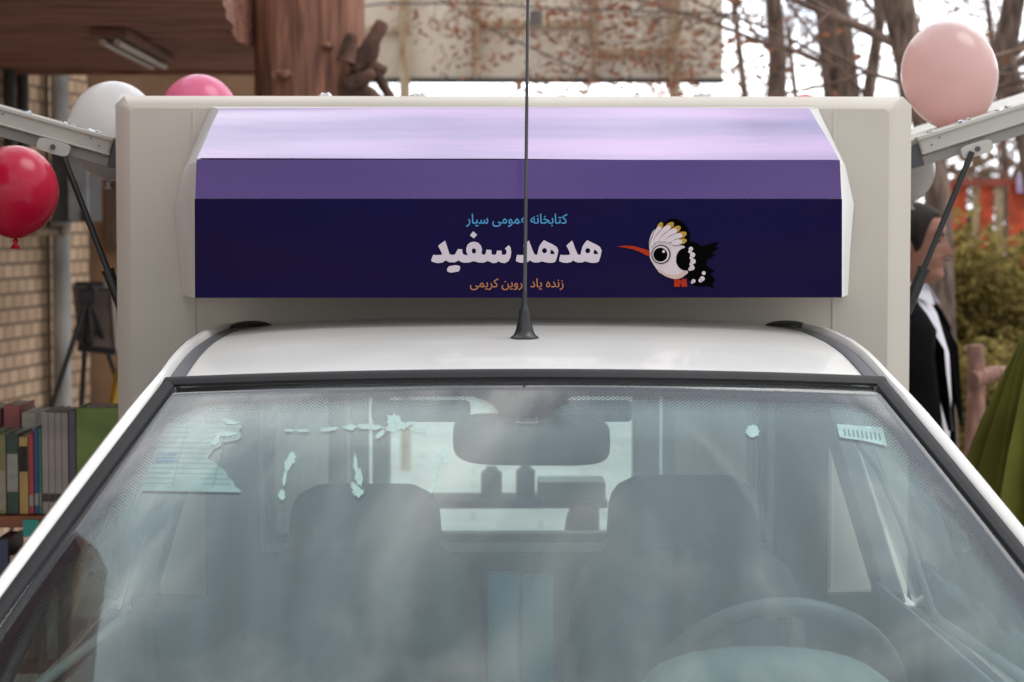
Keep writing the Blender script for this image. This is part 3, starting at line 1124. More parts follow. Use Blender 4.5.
def flat_shapes(name, shapes, mats, parent, th=.0003):
    """shapes: (mat_index, layer, [ring,...]) rings in picture-like coordinates laid on the front panel; smooth flag per ring by tuple"""
    mb = MB()
    for mi, layer, rings, smooth_ in shapes:
        cu = bpy.data.curves.new('tmp', 'CURVE')
        cu.dimensions = '2D'
        cu.fill_mode = 'BOTH'
        cu.resolution_u = 6
        for ring in rings:
            if smooth_:
                sp = cu.splines.new('BEZIER')
                sp.bezier_points.add(len(ring) - 1)
                for bp_, (x, y) in zip(sp.bezier_points, ring):
                    bp_.co = (x, -y, 0)
                    bp_.handle_left_type = bp_.handle_right_type = 'AUTO'
            else:
                sp = cu.splines.new('POLY')
                sp.points.add(len(ring) - 1)
                for bp_, (x, y) in zip(sp.points, ring):
                    bp_.co = (x, -y, 0, 1)
            sp.use_cyclic_u = True
        ob = bpy.data.objects.new('tmp', cu)
        COL.objects.link(ob)
        bpy.context.view_layer.update()
        me_ = bpy.data.meshes.new_from_object(ob.evaluated_get(bpy.context.evaluated_depsgraph_get()))
        b = len(mb.v)
        for v_ in me_.vertices:
            p = to_panel(v_.co.x, -v_.co.y)
            mb.v.append(Vector((p.x, panelY(p.z) - .0012 - .00035 * layer, p.z)))
        for pl in me_.polygons:
            mb.face([b + i for i in pl.vertices], mi)
        bpy.data.objects.remove(ob)
        bpy.data.curves.remove(cu)
        bpy.data.meshes.remove(me_)
    return mb.build(name, mats, parent)

# --- big white title, traced from the sign (two words)
A_ = lambda pts, ox, oy, s: [(ox + x / s, oy + y / s) for x, y in pts]
s1 = 10.24
word2 = A_([(68, 345), (84, 305), (110, 308), (165, 306), (176, 296), (160, 262), (134, 214), (165, 188), (205, 160), (215, 185), (236, 250), (252, 300), (285, 306), (308, 300), (320, 275), (338, 246), (382, 248), (383, 280), (396, 304), (440, 308),
            (424, 280), (422, 240), (436, 200), (465, 178), (505, 170), (545, 182), (572, 210), (584, 250), (578, 290), (600, 306), (618, 300), (630, 252), (680, 256), (682, 300), (712, 306), (730, 298), (736, 262), (784, 262), (786, 302), (812, 306), (832, 296),
            (834, 262), (818, 240), (858, 206), (876, 230), (883, 275), (876, 330), (855, 370), (820, 390), (780, 386), (752, 370), (728, 388), (694, 390), (660, 374), (640, 368), (600, 386), (550, 384), (498, 370), (452, 384), (400, 386), (368, 378), (345, 362), (305, 382), (250, 382), (212, 362), (180, 384), (130, 390), (90, 382), (64, 368)], 425, 225, s1)
w2hole = A_([(478, 262), (486, 244), (501, 238), (518, 246), (524, 266), (516, 288), (501, 294), (485, 286)], 425, 225, s1)
dot1 = A_([(494, 64), (534, 100), (500, 138), (460, 106)], 425, 225, s1)
dot2 = A_([(246, 424), (270, 418), (345, 416), (358, 426), (358, 446), (346, 472), (325, 478), (238, 480), (226, 466)], 425, 225, s1)
def hed(ox):
    d = [(62, 345), (72, 304), (110, 308), (160, 306), (172, 298), (160, 262), (134, 212), (160, 186), (193, 158), (206, 190), (230, 255), (250, 300), (278, 306), (286, 270), (300, 218), (325, 180), (348, 155), (380, 172), (440, 200), (480, 226), (495, 262),
         (484, 320), (465, 375), (440, 386), (395, 388), (355, 380), (328, 372), (290, 384), (250, 384), (225, 376), (205, 362), (180, 380), (140, 388), (95, 384), (60, 370)]
    h1 = [(326, 264), (334, 244), (352, 235), (370, 242), (380, 262), (372, 282), (354, 291), (336, 284)]
    h2 = [(420, 252), (436, 258), (458, 286), (455, 298), (424, 299), (412, 294), (414, 270)]
    f = lambda q: A_([(x + ox, y) for x, y in q], 510, 225, s1)
    return [f(d), f(h1), f(h2)]
ha_ = hed(0)
hb_ = hed(443)
M_wl = mat('white_vinyl_lettering', (.60, .52, .58), .7, var=.03, spec=.05)
o = flat_shapes('white_title_lettering', [(0, 1, [word2, w2hole], False), (0, 1, [dot1], False), (0, 1, [dot2], True), (0, 1, ha_, False), (0, 2, hb_, False)], [M_wl], fair)
o['label'] = 'large bold white Persian title on the purple sign'

# --- small lines in a plain face, joined letter forms laid out by hand
FORMS = {'ک': (0xFB8E, 0xFB8F, 0xFB90, 0xFB91), 'ت': (0xFE95, 0xFE96, 0xFE97, 0xFE98), 'ا': (0xFE8D, 0xFE8E, None, None), 'ب': (0xFE8F, 0xFE90, 0xFE91, 0xFE92),
         'خ': (0xFEA5, 0xFEA6, 0xFEA7, 0xFEA8), 'ن': (0xFEE5, 0xFEE6, 0xFEE7, 0xFEE8), 'ه': (0xFEE9, 0xFEEA, 0xFEEB, 0xFEEC), 'ع': (0xFEC9, 0xFECA, 0xFECB, 0xFECC),
         'م': (0xFEE1, 0xFEE2, 0xFEE3, 0xFEE4), 'و': (0xFEED, 0xFEEE, None, None), 'ی': (0xFBFC, 0xFBFD, 0xFBFE, 0xFBFF), 'س': (0xFEB1, 0xFEB2, 0xFEB3, 0xFEB4),
         'ر': (0xFEAD, 0xFEAE, None, None), 'ز': (0xFEAF, 0xFEB0, None, None), 'د': (0xFEA9, 0xFEAA, None, None), 'پ': (0xFB56, 0xFB57, 0xFB58, 0xFB59)}
def shape_fa(word):
    out = []
    prev = False
    for i, ch in enumerate(word):
        if ch not in FORMS:
            out.append(ch); prev = False; continue
        iso, fin, ini, med = FORMS[ch]
        nxt = i + 1 < len(word) and word[i + 1] in FORMS and ini is not None
        out.append(chr((med if nxt else fin) if prev else (ini if nxt else iso)))
        prev = ini is not None
    return ''.join(reversed(out))
def text_mesh(name, word, x0, x1, ybase, m, parent, embold=0.0, lab=None, sy=1.0):
    cu = bpy.data.curves.new('tmp', 'FONT')
    cu.body = shape_fa(word)
    cu.resolution_u = 4
    cu.offset = embold
    ob = bpy.data.objects.new('tmp', cu)
    COL.objects.link(ob)
    bpy.context.view_layer.update()
    me_ = bpy.data.meshes.new_from_object(ob.evaluated_get(bpy.context.evaluated_depsgraph_get()))
    xs = [v.co.x for v in me_.vertices]
    a0, a1 = min(xs), max(xs)
    k = (x1 - x0) / (a1 - a0)
    mb = MB()
    for v in me_.vertices:
        p = to_panel(x0 + (v.co.x - a0) * k, ybase - v.co.y * k * sy)
        mb.v.append(Vector((p.x, panelY(p.z) - .0016, p.z)))
    for pl in me_.polygons:
        mb.face(pl.vertices)
    bpy.data.objects.remove(ob); bpy.data.curves.remove(cu); bpy.data.meshes.remove(me_)
    o = mb.build(name, m, parent)
    if lab:
        o['label'] = lab
    return o
M_cy = mat('cyan_vinyl_lettering', (.045, .25, .50), .5, var=.03)
M_or = mat('orange_vinyl_lettering', (.42, .15, .045), .5, var=.03)
text_mesh('blue_lettering', 'کتابخانه عمومی سیار', 466, 567.5, 223.6, M_cy, fair, .012, 'small blue Persian line above the title', sy=1.12)
text_mesh('orange_lettering', 'زنده یاد پروین کریمی', 470, 563.5, 287.2, M_or, fair, .008, 'small orange Persian line below the title', sy=1.05)

# --- bird emblem
s2 = 1019 / 130.0
B = lambda pts: [(600 + x / s2, 210 + y / s2) for x, y in pts]
M_bw = mat('emblem_white', (.60, .51, .54), .7, var=.02, spec=.05)
M_bk = mat('emblem_black', (.0015, .0015, .002), .8, spec=.02)
M_bo = mat('emblem_orange', (.42, .035, .012), .7, spec=.05)
M_by = mat('emblem_ochre', (.42, .26, .05), .7, spec=.05)
M_bp = mat('emblem_shade', (.60, .42, .38), .5)
def circ(cx, cy, r, n=16, ry=None):
    ry = ry or r
    return [(cx + r * math.cos(2 * PI * k / n), cy + ry * math.sin(2 * PI * k / n)) for k in range(n)]
sh_ = []
# dark wing / tail / halo
sh_.append((1, 0, [B([(660, 215), (700, 240), (760, 260), (800, 285), (870, 262), (935, 250), (900, 290), (930, 300), (870, 340), (905, 352), (850, 385), (830, 420), (850, 450), (900, 480), (860, 500), (905, 545), (880, 575), (895, 610), (840, 595), (790, 600), (730, 590), (690, 540), (640, 480), (600, 420), (590, 330), (620, 270)])], False))
sh_.append((1, 0, [B([(500, 120), (560, 70), (640, 90), (690, 150), (705, 220), (670, 285), (560, 240)])], True))
# body
sh_.append((0, 1, [B([(388, 320), (384, 260), (398, 200), (430, 150), (470, 125), (520, 130), (560, 160), (600, 210), (620, 270), (665, 292), (625, 330), (597, 385), (610, 440), (650, 472), (688, 480), (660, 515), (600, 540), (540, 530), (470, 490), (415, 420), (390, 370)])], True))
sh_.append((4, 2, [B([(455, 470), (520, 500), (600, 505), (680, 482), (660, 515), (600, 540), (540, 530), (490, 505)])], True))
# wing disc
sh_.append((1, 3, [B([(640, 305), (700, 300), (735, 360), (735, 420), (700, 470), (655, 470), (612, 435), (597, 380), (610, 335)])], True))
# crest feathers
cr_ = [((395, 290), (470, 130), 20), ((425, 250), (545, 128), 26), ((470, 245), (595, 155), 26), ((510, 245), (640, 195), 24), ((560, 262), (640, 245), 22)]
tips = [((447, 135), (498, 118)), ((525, 120), (590, 95)), ((582, 160), (640, 130)), ((635, 195), (682, 180)), ((625, 252), (668, 228))]
for k, ((x0, y0), (x1, y1), w) in enumerate(cr_):
    d = Vector((x1 - x0, y1 - y0)); L_ = d.length; d.normalize(); n = Vector((-d.y, d.x))
    def fe(w_, ext, st_=0.0):
        p0 = Vector((x0, y0)) + d * L_ * st_
        p1 = Vector((x1, y1)) + d * ext
        m_ = p0.lerp(p1, .6)
        return [tuple(p0 + n * w_ * (.25 + st_ * .9)), tuple(m_ + n * w_), tuple(p1 + n * w_ * .8), tuple(p1 + d * w_ * .8), tuple(p1 - n * w_ * .8), tuple(m_ - n * w_), tuple(p0 - n * w_ * (.25 + st_ * .9))]
    sh_.append((1, 4 + k * .4, [B(fe(w + 5, 26))], True))
    sh_.append((3, 4.1 + k * .4, [B(fe(w, 22, .45))], True))
    sh_.append((0, 4.2 + k * .4, [B(fe(w, -14))], True))
# eye
sh_.append((1, 7, [B(circ(478, 348, 74, 20))], True))
sh_.append((0, 7.4, [B(circ(476, 348, 66, 20))], True))
sh_.append((1, 7.8, [B(circ(472, 350, 55, 20))], True))
sh_.append((0, 8.2, [B(circ(497, 325, 11, 10))], True))
# beak
sh_.append((2, 3, [B([(132, 286), (200, 278), (270, 284), (340, 304), (388, 318), (392, 355), (370, 360), (320, 332), (260, 308), (190, 294)])], False))
# wing dots
for (cx, cy, r) in ((712, 305, 17), (705, 325, 14), (725, 352, 20), (715, 375, 14), (728, 402, 21), (715, 425, 15), (720, 452, 20), (705, 463, 14), (812, 494, 15), (800, 538, 19), (785, 552, 15), (732, 556, 15), (722, 566, 11)):
    sh_.append((0, 4, [B(circ(cx, cy, r, 10))], True))
# feet
for x in (590, 612, 648, 668):
    sh_.append((2, 2, [B([(x - 8, 540), (x + 8, 540), (x + 14, 602), (x - 12, 600)])], False))
sh_.append((2, 2.2, [B([(575, 598), (600, 560), (625, 545), (640, 560), (680, 602), (640, 590), (625, 575), (612, 602)])], False))
o = flat_shapes('bird_emblem', sh_, [M_bw, M_bk, M_bo, M_by, M_bp], fair)
o['label'] = 'cartoon hoopoe emblem with orange beak and ochre-tipped crest'

# small scuffs on the sign
# ================================================================== GROUND
gm = mat('pale_paving', (.44, .42, .39), .8, var=.12, scale=.9, bump=.1, bscale=30)
nt = gm.node_tree
bk = nt.nodes.new('ShaderNodeTexBrick')
bk.inputs['Scale'].default_value = 1.0
bk.inputs['Brick Width'].default_value = .8
bk.inputs['Row Height'].default_value = .4
bk.inputs['Mortar Size'].default_value = .012
bk.inputs['Color1'].default_value = (1, 1, 1, 1)
bk.inputs['Color2'].default_value = (.84, .84, .82, 1)
bk.inputs['Mortar'].default_value = (.6, .58, .55, 1)
tc = nt.nodes.new('ShaderNodeTexCoord')
nt.links.new(tc.outputs['Object'], bk.inputs['Vector'])
mul = nt.nodes.new('ShaderNodeMixRGB'); mul.blend_type = 'MULTIPLY'; mul.inputs[0].default_value = 1
b = nt.nodes['Principled BSDF']
src = b.inputs['Base Color'].links[0].from_socket
nt.links.new(src, mul.inputs[1]); nt.links.new(bk.outputs['Color'], mul.inputs[2]); nt.links.new(mul.outputs[0], b.inputs['Base Color'])
gr = MB().poly([(-400, -200, 0), (400, -200, 0), (400, 900, 0), (-400, 900, 0)])
struct(gr.build('ground', gm, origin=(0, 0, 0)))
soil = MB()
soil.poly([(1.6, 8.6, .004), (30, 8.6, .004), (30, 40, .004), (4.5, 40, .004)])
struct(soil.build('planting_bed', mat('dry_soil', (.12, .085, .06), .95, var=.3, scale=3, bump=.4), origin=(5, 15, 0)))

# ================================================================== LEFT SIDE
# brick wall running away on the left
brk = bpy.data.materials.new('tan_brick'); brk.use_nodes = True
nt = brk.node_tree; b = nt.nodes['Principled BSDF']; b.inputs['Roughness'].default_value = .9
uvn = nt.nodes.new('ShaderNodeUVMap'); uvn.uv_map = 'uv'
bt = nt.nodes.new('ShaderNodeTexBrick'); bt.inputs['Scale'].default_value = 1
bt.inputs['Brick Width'].default_value = .125; bt.inputs['Row Height'].default_value = .072; bt.inputs['Mortar Size'].default_value = .0085
bt.inputs['Mortar Smooth'].default_value = .2
bt.inputs['Color1'].default_value = (.72, .52, .36, 1); bt.inputs['Color2'].default_value = (.58, .40, .265, 1); bt.inputs['Mortar'].default_value = (.27, .19, .135, 1)
ns = nt.nodes.new('ShaderNodeTexNoise'); ns.inputs['Scale'].default_value = 1.7; ns.inputs['Detail'].default_value = 6
crr = nt.nodes.new('ShaderNodeValToRGB'); crr.color_ramp.elements[0].color = (.62, .6, .58, 1); crr.color_ramp.elements[1].color = (1, 1, 1, 1)
crr.color_ramp.elements[0].position = .3; crr.color_ramp.elements[1].position = .6
mu = nt.nodes.new('ShaderNodeMixRGB'); mu.blend_type = 'MULTIPLY'; mu.inputs[0].default_value = 1
bmp = nt.nodes.new('ShaderNodeBump'); bmp.inputs['Distance'].default_value = .01; bmp.inputs['Strength'].default_value = .8; bmp.invert = True
nt.links.new(uvn.outputs[0], bt.inputs['Vector']); nt.links.new(uvn.outputs[0], ns.inputs['Vector']); nt.links.new(ns.outputs[0], crr.inputs[0])
nt.links.new(bt.outputs['Color'], mu.inputs[1]); nt.links.new(crr.outputs[0], mu.inputs[2]); nt.links.new(mu.outputs[0], b.inputs['Base Color'])
nt.links.new(bt.outputs['Fac'], bmp.inputs['Height']); nt.links.new(bmp.outputs[0], b.inputs['Normal'])

bw = empty('brick_building', (-3.2, 10.5, 0))
tag(bw, 'tan brick building wall with brown plaster return on the left behind the truck', 'building')
wd = Vector((.148, .989, 0))
w0 = Vector((-2.18, 10.7, 0)) - wd * 9.0
w1 = Vector((-2.18, 10.7, 0)) + wd * 1.0
def wallface(name, a, b, z0, z1, th, m, parent):
    d = (b - a).normalized()
    n = Vector((-d.y, d.x, 0))   # away from the camera side
    me = bpy.data.meshes.new(name)
    P_ = [a, b, b + n * th, a + n * th]
    org = Vector(parent['_o']) if parent else Vector((0, 0, 0))
    vs = [Vector((p.x, p.y, z)) - org for z in (z0, z1) for p in P_]
    me.from_pydata(vs, [], [(0, 1, 5, 4), (1, 2, 6, 5), (2, 3, 7, 6), (3, 0, 4, 7), (4, 5, 6, 7), (3, 2, 1, 0)])
    uv = me.uv_layers.new(name='uv')
    for pl in me.polygons:
        for li in pl.loop_indices:
            v = me.vertices[me.loops[li].vertex_index].co
            hd_ = (v + org).dot(d) if abs(pl.normal.dot(d)) < .7 else (v + org).dot(n)
            uv.data[li].uv = (hd_, (v + org).z)
    me.materials.append(m)
    o = bpy.data.objects.new(name, me); COL.objects.link(o)
    if parent: o.parent = parent
    return o
wallface('brick_wall', w0, w1, 0, 5.2, .3, brk, bw)
M_pl = mat('brown_plaster', (.30, .175, .10), .85, var=.18, scale=2.5, bump=.1)
r0 = w1 + Vector((.0, .01, 0)); r1 = Vector((at(262, 90, 11.75).x, 11.75, 0))
wallface('plaster_wall', Vector((r0.x - .25, 11.75, 0)), r1, 0, 5.2, .3, M_pl, bw)
# recessed window frame on the plaster return
a, b_ = at(107, 178, 11.74), at(128, 222, 11.74)
fw = MB()
for (x0, x1, z0, z1) in ((a.x, a.x + .025, b_.z - .15, a.z), (b_.x, b_.x + .025, b_.z - .15, a.z), (a.x + .025, b_.x, a.z - .03, a.z), (a.x + .025, b_.x, b_.z - .15, b_.z - .12)):
    fw.box((x0, 11.70, z0), (x1, 11.745, z1))
fwo = fw.build('window_frame', mat('dark_brown_paint', (.10, .055, .035), .6), bw)
MB().box((a.x + .025, 11.725, b_.z - .12), (b_.x, 11.735, a.z - .03)).build('pane', mat('dim_window_pane', (.16, .10, .06), .3), bw)

def wall_at(px, off=0.1):
    """point on the brick wall plane (offset towards the camera side) seen at pixel column px"""
    n = Vector((wd.y, -wd.x, 0))
    d = ray(px, 229)
    base_ = Vector((-2.18, 10.7, 0)) + n * off
    # solve EYE + d*k on plane
    k = (base_ - EYE).dot(n) / Vector((d.x, d.y, 0)).dot(n)
    p = EYE + d * k
    return Vector((p.x, p.y, 0))

p = wall_at(61, .09)
dp = MB().tube([(p.x, p.y, 0), (p.x, p.y, 4.5)], .046, 16)
for z in (.6, 1.75, 3.2):
    dp.lathe([(0.0, 0), (.054, 0), (.054, .04), (0, .04)], (p.x, p.y, z), 16)
tag(dp.build('drain_pipe', mat('grey_pipe', (.40, .40, .38), .6, var=.25, scale=9, stretch=(1, 1, .3)), smooth=50), 'thick pale grey drainpipe standing against the tan brick wall', 'pipe')
p = wall_at(48, .03)
tag(MB().tube([(p.x, p.y, 0), (p.x, p.y, 4.6)], .011, 8).build('conduit', mat('rusty_conduit', (.13, .085, .06), .7), smooth=60), 'thin rusty conduit on the brick wall just left of the grey drainpipe', 'pipe')
for i, (px, lb) in enumerate(((11, 'dark vertical pipe nearest the left edge high on the brick wall'), (24, 'dark vertical pipe on the brick wall, second from the left edge'))):
    p = wall_at(px, .05)
    tag(MB().tube([(p.x, p.y, 1.9), (p.x, p.y, 4.6)], .03, 12).build('dark_pipe', mat('dark_pipe_paint', (.05, .045, .045), .6), smooth=60), lb, 'pipe', 'dark pipes on the brick wall')
# horizontal pipe stub with tap-like bracket below the red balloon
p0_, p1_ = wall_at(33, .10), wall_at(57, .16)
tag(MB().tube([(p0_.x, p0_.y, 1.735), (p1_.x, p1_.y, 1.74), (p1_.x + .04, p1_.y - .01, 1.74)], [.02, .022, .028], 10).build('pipe_stub', mat('old_pipe_paint', (.33, .25, .18), .7), smooth=60), 'short horizontal pipe stub on the brick wall under the red balloon', 'pipe')
# electric cabinet
cb = empty('meter_cabinet', (at(78, 222, 10.6).x, 10.6, at(78, 222, 10.6).z))
tag(cb, 'pale grey metal meter cabinet fixed high on the wall behind the left strut', 'cabinet')
a, b_ = at(54, 150, 10.7), at(90, 222, 10.6)
MB().box((a.x, 10.6, b_.z), (b_.x, 10.95, a.z)).build('cabinet_body', mat('cabinet_side', (.10, .10, .10), .6), cb, bevel=.008)
a2 = at(68.5, 150, 10.6)
MB().box((a2.x, 10.575, b_.z + .008), (b_.x - .004, 10.598, a.z - .008)).build('cabinet_door', mat('cabinet_door_grey', (.44, .49, .53), .5, var=.15, scale=9), cb, bevel=.004)
q = at(83, 216, 10.57)
MB().cbox((q.x, 10.57, q.z), (.02, .015, .05)).build('handle', M_black, cb)

# easel with board
ez = empty('easel', (at(85, 300, 9.0).x, 9.0, 0))
tag(ez, 'black metal tripod easel holding a blank brown board against the brick wall', 'easel')
apex = at(88, 296, 9.0)
legs = [((50, 412), 8.85), ((81, 412), 9.05), ((119, 385), 9.1)]
for (px, py), Y in legs:
    q = at(px, py, Y)
    d = (q - apex)
    foot = apex + d * (apex.z / -d.z)
    m_ = apex.lerp(foot, .45)
    lg = MB().tube([apex, m_], .011, 8); lg.tube([m_, foot], .008, 8); lg.tube([m_ - (foot - apex) * .01, m_ + (foot - apex) * .01], .015, 8)
    lg.build('leg', M_black, ez, smooth=60)
q = at(90, 284, 9.0)
mast = MB().tube([apex, q], .012, 8); mast.cbox(q, (.12, .03, .02)); mast.cbox(apex, (.07, .05, .06))
mast.tube([apex, at(92, 350, 8.98)], .010, 8)
mast.build('mast', M_black, ez, bevel=.004)
t0, t1 = at(78, 348, 8.95), at(116, 352, 8.95)
MB().tube([t0, t1], .014, 8).build('tray', M_black, ez)
cr0 = MB().tube([at(75, 336, 9), at(84, 345, 9.0), at(92, 344, 9.0)], .008, 8); cr0.build('brace', M_black, ez)
bd = empty('display_board', at(95, 350, 9.05))
tag(bd, 'blank brown board with a pale edge resting on the black easel', 'board')
ring = [at(72, 285, 9.12), at(112, 287, 9.12), at(117, 352, 9.02), at(79, 349, 9.02)]
bb = MB().loft([[p for p in ring], [p + Vector((0, .02, 0)) for p in ring]]); bb.build('panel', mat('brown_board', (.145, .105, .085), .8), bd)
eb = MB().tube([ring[0] + Vector((0, -.006, 0)), ring[1] + Vector((0, -.006, 0)), ring[2] + Vector((0, -.006, 0))], .009, 6); eb.build('edge', mat('pale_edge', (.42, .38, .34), .7), bd)

# yellow plank leaning beside the box
a, b_ = at(125, 352, 7.6), at(110, 420, 7.6)
d = (b_ - a)
foot = a + d * (a.z / -d.z) if False else a + d * 4.3
yp = MB().tube([a, foot], .019, 4)
foot_z = foot.z
tag(yp.build('yellow_pole', mat('yellow_paint', (.55, .30, .03), .6)), 'yellow wooden strut leaning behind the green book beside the box body', 'pole')

# ------------------------------------------------------------------ book cart on the left
BY = 5.5
bc = empty('bookcase', (at(20, 520, BY).x - .4, BY, 0))
tag(bc, 'orange wooden book rack standing at the left of the truck, full of books', 'bookcase')
M_wood = mat('orange_wood', (.36, .115, .045), .5, var=.15, scale=6, stretch=(.4, 3, 3))
zt = at(0, 514, BY).z
xr = at(119, 500, BY).x
xl = xr - 1.35
for k, z in enumerate((zt - .032, zt - .40, .2)):
    s_ = MB().box((xl, BY - .02, z), (xr, BY + .62, z + .03)); s_.build('shelf', M_wood, bc, bevel=.003)
for x in (xl - .025, xr):
    s_ = MB().box((x, BY - .02, .0), (x + .022, BY + .62, zt + .02)); s_.build('side_panel', M_wood, bc, bevel=.003)
a = at(23, 520, BY - .03); b_ = at(39, 537, BY - .03)
MB().box((a.x, BY - .03, b_.z), (b_.x, BY - .021, a.z)).build('shelf_tag', mat('teal_card', (.05, .50, .42), .5), bc)

M_page = mat('book_pages', (.55, .50, .42), .9, var=.2, scale=60, stretch=(30, 1, 1))
def book(x0, w, z0, h, y0, dep, col, label, tilt=0.0, band=None, group='books on the rack'):
    cx_, cy_ = x0 + w / 2, y0 + dep / 2
    root = empty('book', (cx_, cy_, z0))
    tag(root, label, 'book', group)
    Mr = Matrix.Translation((x0, 0, z0)) @ Matrix.Rotation(tilt, 4, 'Y') @ Matrix.Translation((-x0, 0, -z0))
    col = tuple(min(.8, c * 2.0) for c in col)
    cvm = mat('cover_%02d%02d%02d' % tuple(int(c * 99) for c in col), col, .45, var=.12, scale=12)
    cv = MB()
    t_ = min(.003, w * .2)
    cv.box((x0, y0, z0), (x0 + w, y0 + .003, z0 + h), 0, Mr)
    cv.box((x0, y0 + .003, z0), (x0 + t_, y0 + dep, z0 + h), 0, Mr)
    cv.box((x0 + w - t_, y0 + .003, z0), (x0 + w, y0 + dep, z0 + h), 0, Mr)
    cv.build('cover', cvm, root, bevel=.001)
    MB().box((x0 + t_ + .0003, y0 + .0035, z0 + .003), (x0 + w - t_ - .0003, y0 + dep - .006, z0 + h - .004), 0, Mr).build('page_block', M_page, root)
    if band:
        bcol, zb0, zb1 = band
        MB().box((x0 + .001, y0 - .0012, z0 + h * zb0), (x0 + w - .001, y0 - .0002, z0 + h * zb1), 0, Mr).build('spine_label', mat('label_%02d%02d%02d' % tuple(int(c * 99) for c in bcol), bcol, .6, var=.1, scale=40), root)
    return root

zb = zt
ppm = 1 / 400.0
x = at(-62, 500, BY).x
front = [(-62, 8, 436, (.30, .05, .04), 'maroon', None), (-53, 9, 433, (.10, .16, .3), 'slate blue', None), (-43, 10, 430, (.5, .45, .35), 'cream', None), (-32, 8, 436, (.08, .08, .09), 'black', None), (-23, 10, 434, (.35, .2, .1), 'brown', None), (-12, 9, 433, (.12, .2, .12), 'dark green', None),
         (-2, 8.5, 434, (.17, .15, .06), 'olive', ((.5, .44, .34), .05, .55)), (7, 12, 434, (.022, .045, .03), 'dark green', ((.50, .48, .44), .28, .75)),
         (19.5, 9, 437, (.35, .22, .07), 'mustard', ((.02, .02, .02), .55, .88)), (29, 5, 434, (.30, .04, .04), 'red', None), (34.5, 4.5, 428, (.025, .05, .16), 'dark blue', None), (39.3, 2.6, 428, (.02, .16, .10), 'thin teal', None)]
for i, (px, w, py, col, nm, band) in enumerate(front):
    x0 = at(px, 500, BY).x
    h = at(px, py, BY).z - zb
    lab = nm + ' book spine'
    if band and nm == 'dark green': lab = 'dark green book with a tall white spine label, left part of the front row'
    elif nm == 'mustard': lab = 'mustard book with a black spine label in the front row'
    elif nm == 'olive': lab = 'olive book with a cream lower spine at the left picture edge'
    elif nm == 'red': lab = 'slim red book between the mustard and dark blue books'
    elif nm == 'dark blue': lab = 'dark blue book left of the thin teal book'
    elif nm == 'thin teal': lab = 'very thin teal book beside the grey volumes'
    else: lab = nm + ' book far left on the rack, beyond the olive book'
    book(x0, w * ppm * .97, zb, h, BY, .19, col, lab, band=band or ((.5, .47, .42), .10, .24))
for k in range(4):
    px = 42.5 + k * 6.6
    x0 = at(px, 500, BY).x
    lab = ['grey volume leftmost of the four tall grey ones', 'second of the four tall grey volumes', 'third of the four tall grey volumes', 'grey volume rightmost of the four, beside the purple-grey book'][k]
    book(x0, 6.3 * ppm, zb, at(px, 412 + k * .4, BY).z - zb, BY, .21, (.25, .215, .205), lab, band=((.09, .07, .07), .12, .2), group='tall grey volumes on the rack')
book(at(69.5, 500, BY).x, 6.8 * ppm, zb, at(70, 411, BY).z - zb, BY, .2, (.075, .07, .09), 'purple-grey book between the grey volumes and the green book')
book(at(77, 500, BY).x, 42 * ppm, zb, at(80, 408, BY).z - zb, BY, .2, (.125, .19, .035), 'wide bright green box file at the right end of the rack', band=((.16, .24, .05), .06, .3))
# second row behind, only tops in view
rnd = random.Random(3)
back = [(-30, 14, 412, (.30, .05, .05), 'dark red book in the back row at the left edge'), (-14, 16, 408, (.10, .03, .04), 'deep maroon book behind the front row'), (4, 16, 405, (.32, .10, .09), 'rose red book in the middle of the back row'), (22, 14, 413, (.5, .42, .33), 'cream book at the right end of the back row')]
for px, w, py, col, lab in back:
    x0 = at(px, 450, BY + .25).x
    book(x0, w / 383, zb, at(px, py, BY + .25).z - zb, BY + .25, .2, col, lab, group='books in the back row of the rack')
# lower shelf
zb2 = zt - .37
low = [(-20, 14, 560, (.02, .03, .06), 'navy'), (-5, 13, 540, (.03, .04, .08), 'dark blue'), (9, 11, 556, (.30, .20, .12), 'tan'), (21, 12, 552, (.18, .12, .08), 'brown'), (34, 10, 556, (.06, .05, .05), 'black'), (45, 12, 560, (.3, .3, .28), 'pale grey')]
for px, w, py, col, nm in low:
    x0 = at(px, 560, BY).x
    book(x0, w * ppm * .95, zb2, at(px, py, BY).z - zb2, BY + .01, .19, col, nm + ' book on the lower shelf of the rack', group='books on the lower shelf')

# ------------------------------------------------------------------ pergola (canopy) and rustic column
M_log = mat('rustic_concrete_wood', (.36, .155, .105), .8, var=.25, scale=3.0, stretch=(.7, 5, 5), bump=.9, bscale=9, col2=(.12, .048, .034), distort=1.6, detail=8)
pg = empty('pergola', (-2.5, 9, 0))
tag(pg, 'brown imitation-wood canopy slab overhanging the upper left of the scene', 'canopy')
zc = 2.50
yfar = F / (157) * (zc - 1.75)   # far edge at picture row 72
sl = MB()
def under(a, b):
    y = 2.0 + (yfar - 2.0) * b
    xe = lerp_tab([(1.9, -1.02), (3.85, -1.06), (4.3, -1.5), (6.6, -1.5), (7.0, -.80), (8.8, -.94), (9.1, -.90), (10.7, -.88)], y) + .02 * noise.noise(Vector((0, y * 3, 0)))  # unseen edge cut back midway to let more light onto balloons and books
    x = -6.0 + (xe + 6.0) * a
    return (x, y, zc + .012 * noise.noise(Vector((x * .6, y * 9, 0))) * (1 if 0 < b < 1 else 0))
sl.grid(under, 50, 90)
def per(dz):
    out = []
    for k in range(0, 51): out.append(Vector(under(k / 50, 0)) + Vector((0, 0, dz)))
    for k in range(1, 91): out.append(Vector(under(1, k / 90)) + Vector((0, 0, dz)))
    for k in range(49, -1, -1): out.append(Vector(under(k / 50, 1)) + Vector((0, 0, dz)))
    out.append(Vector(under(0, .5)) + Vector((0, 0, dz)))
    return out
sl.loft([per(-.001), per(.22)], caps=False)
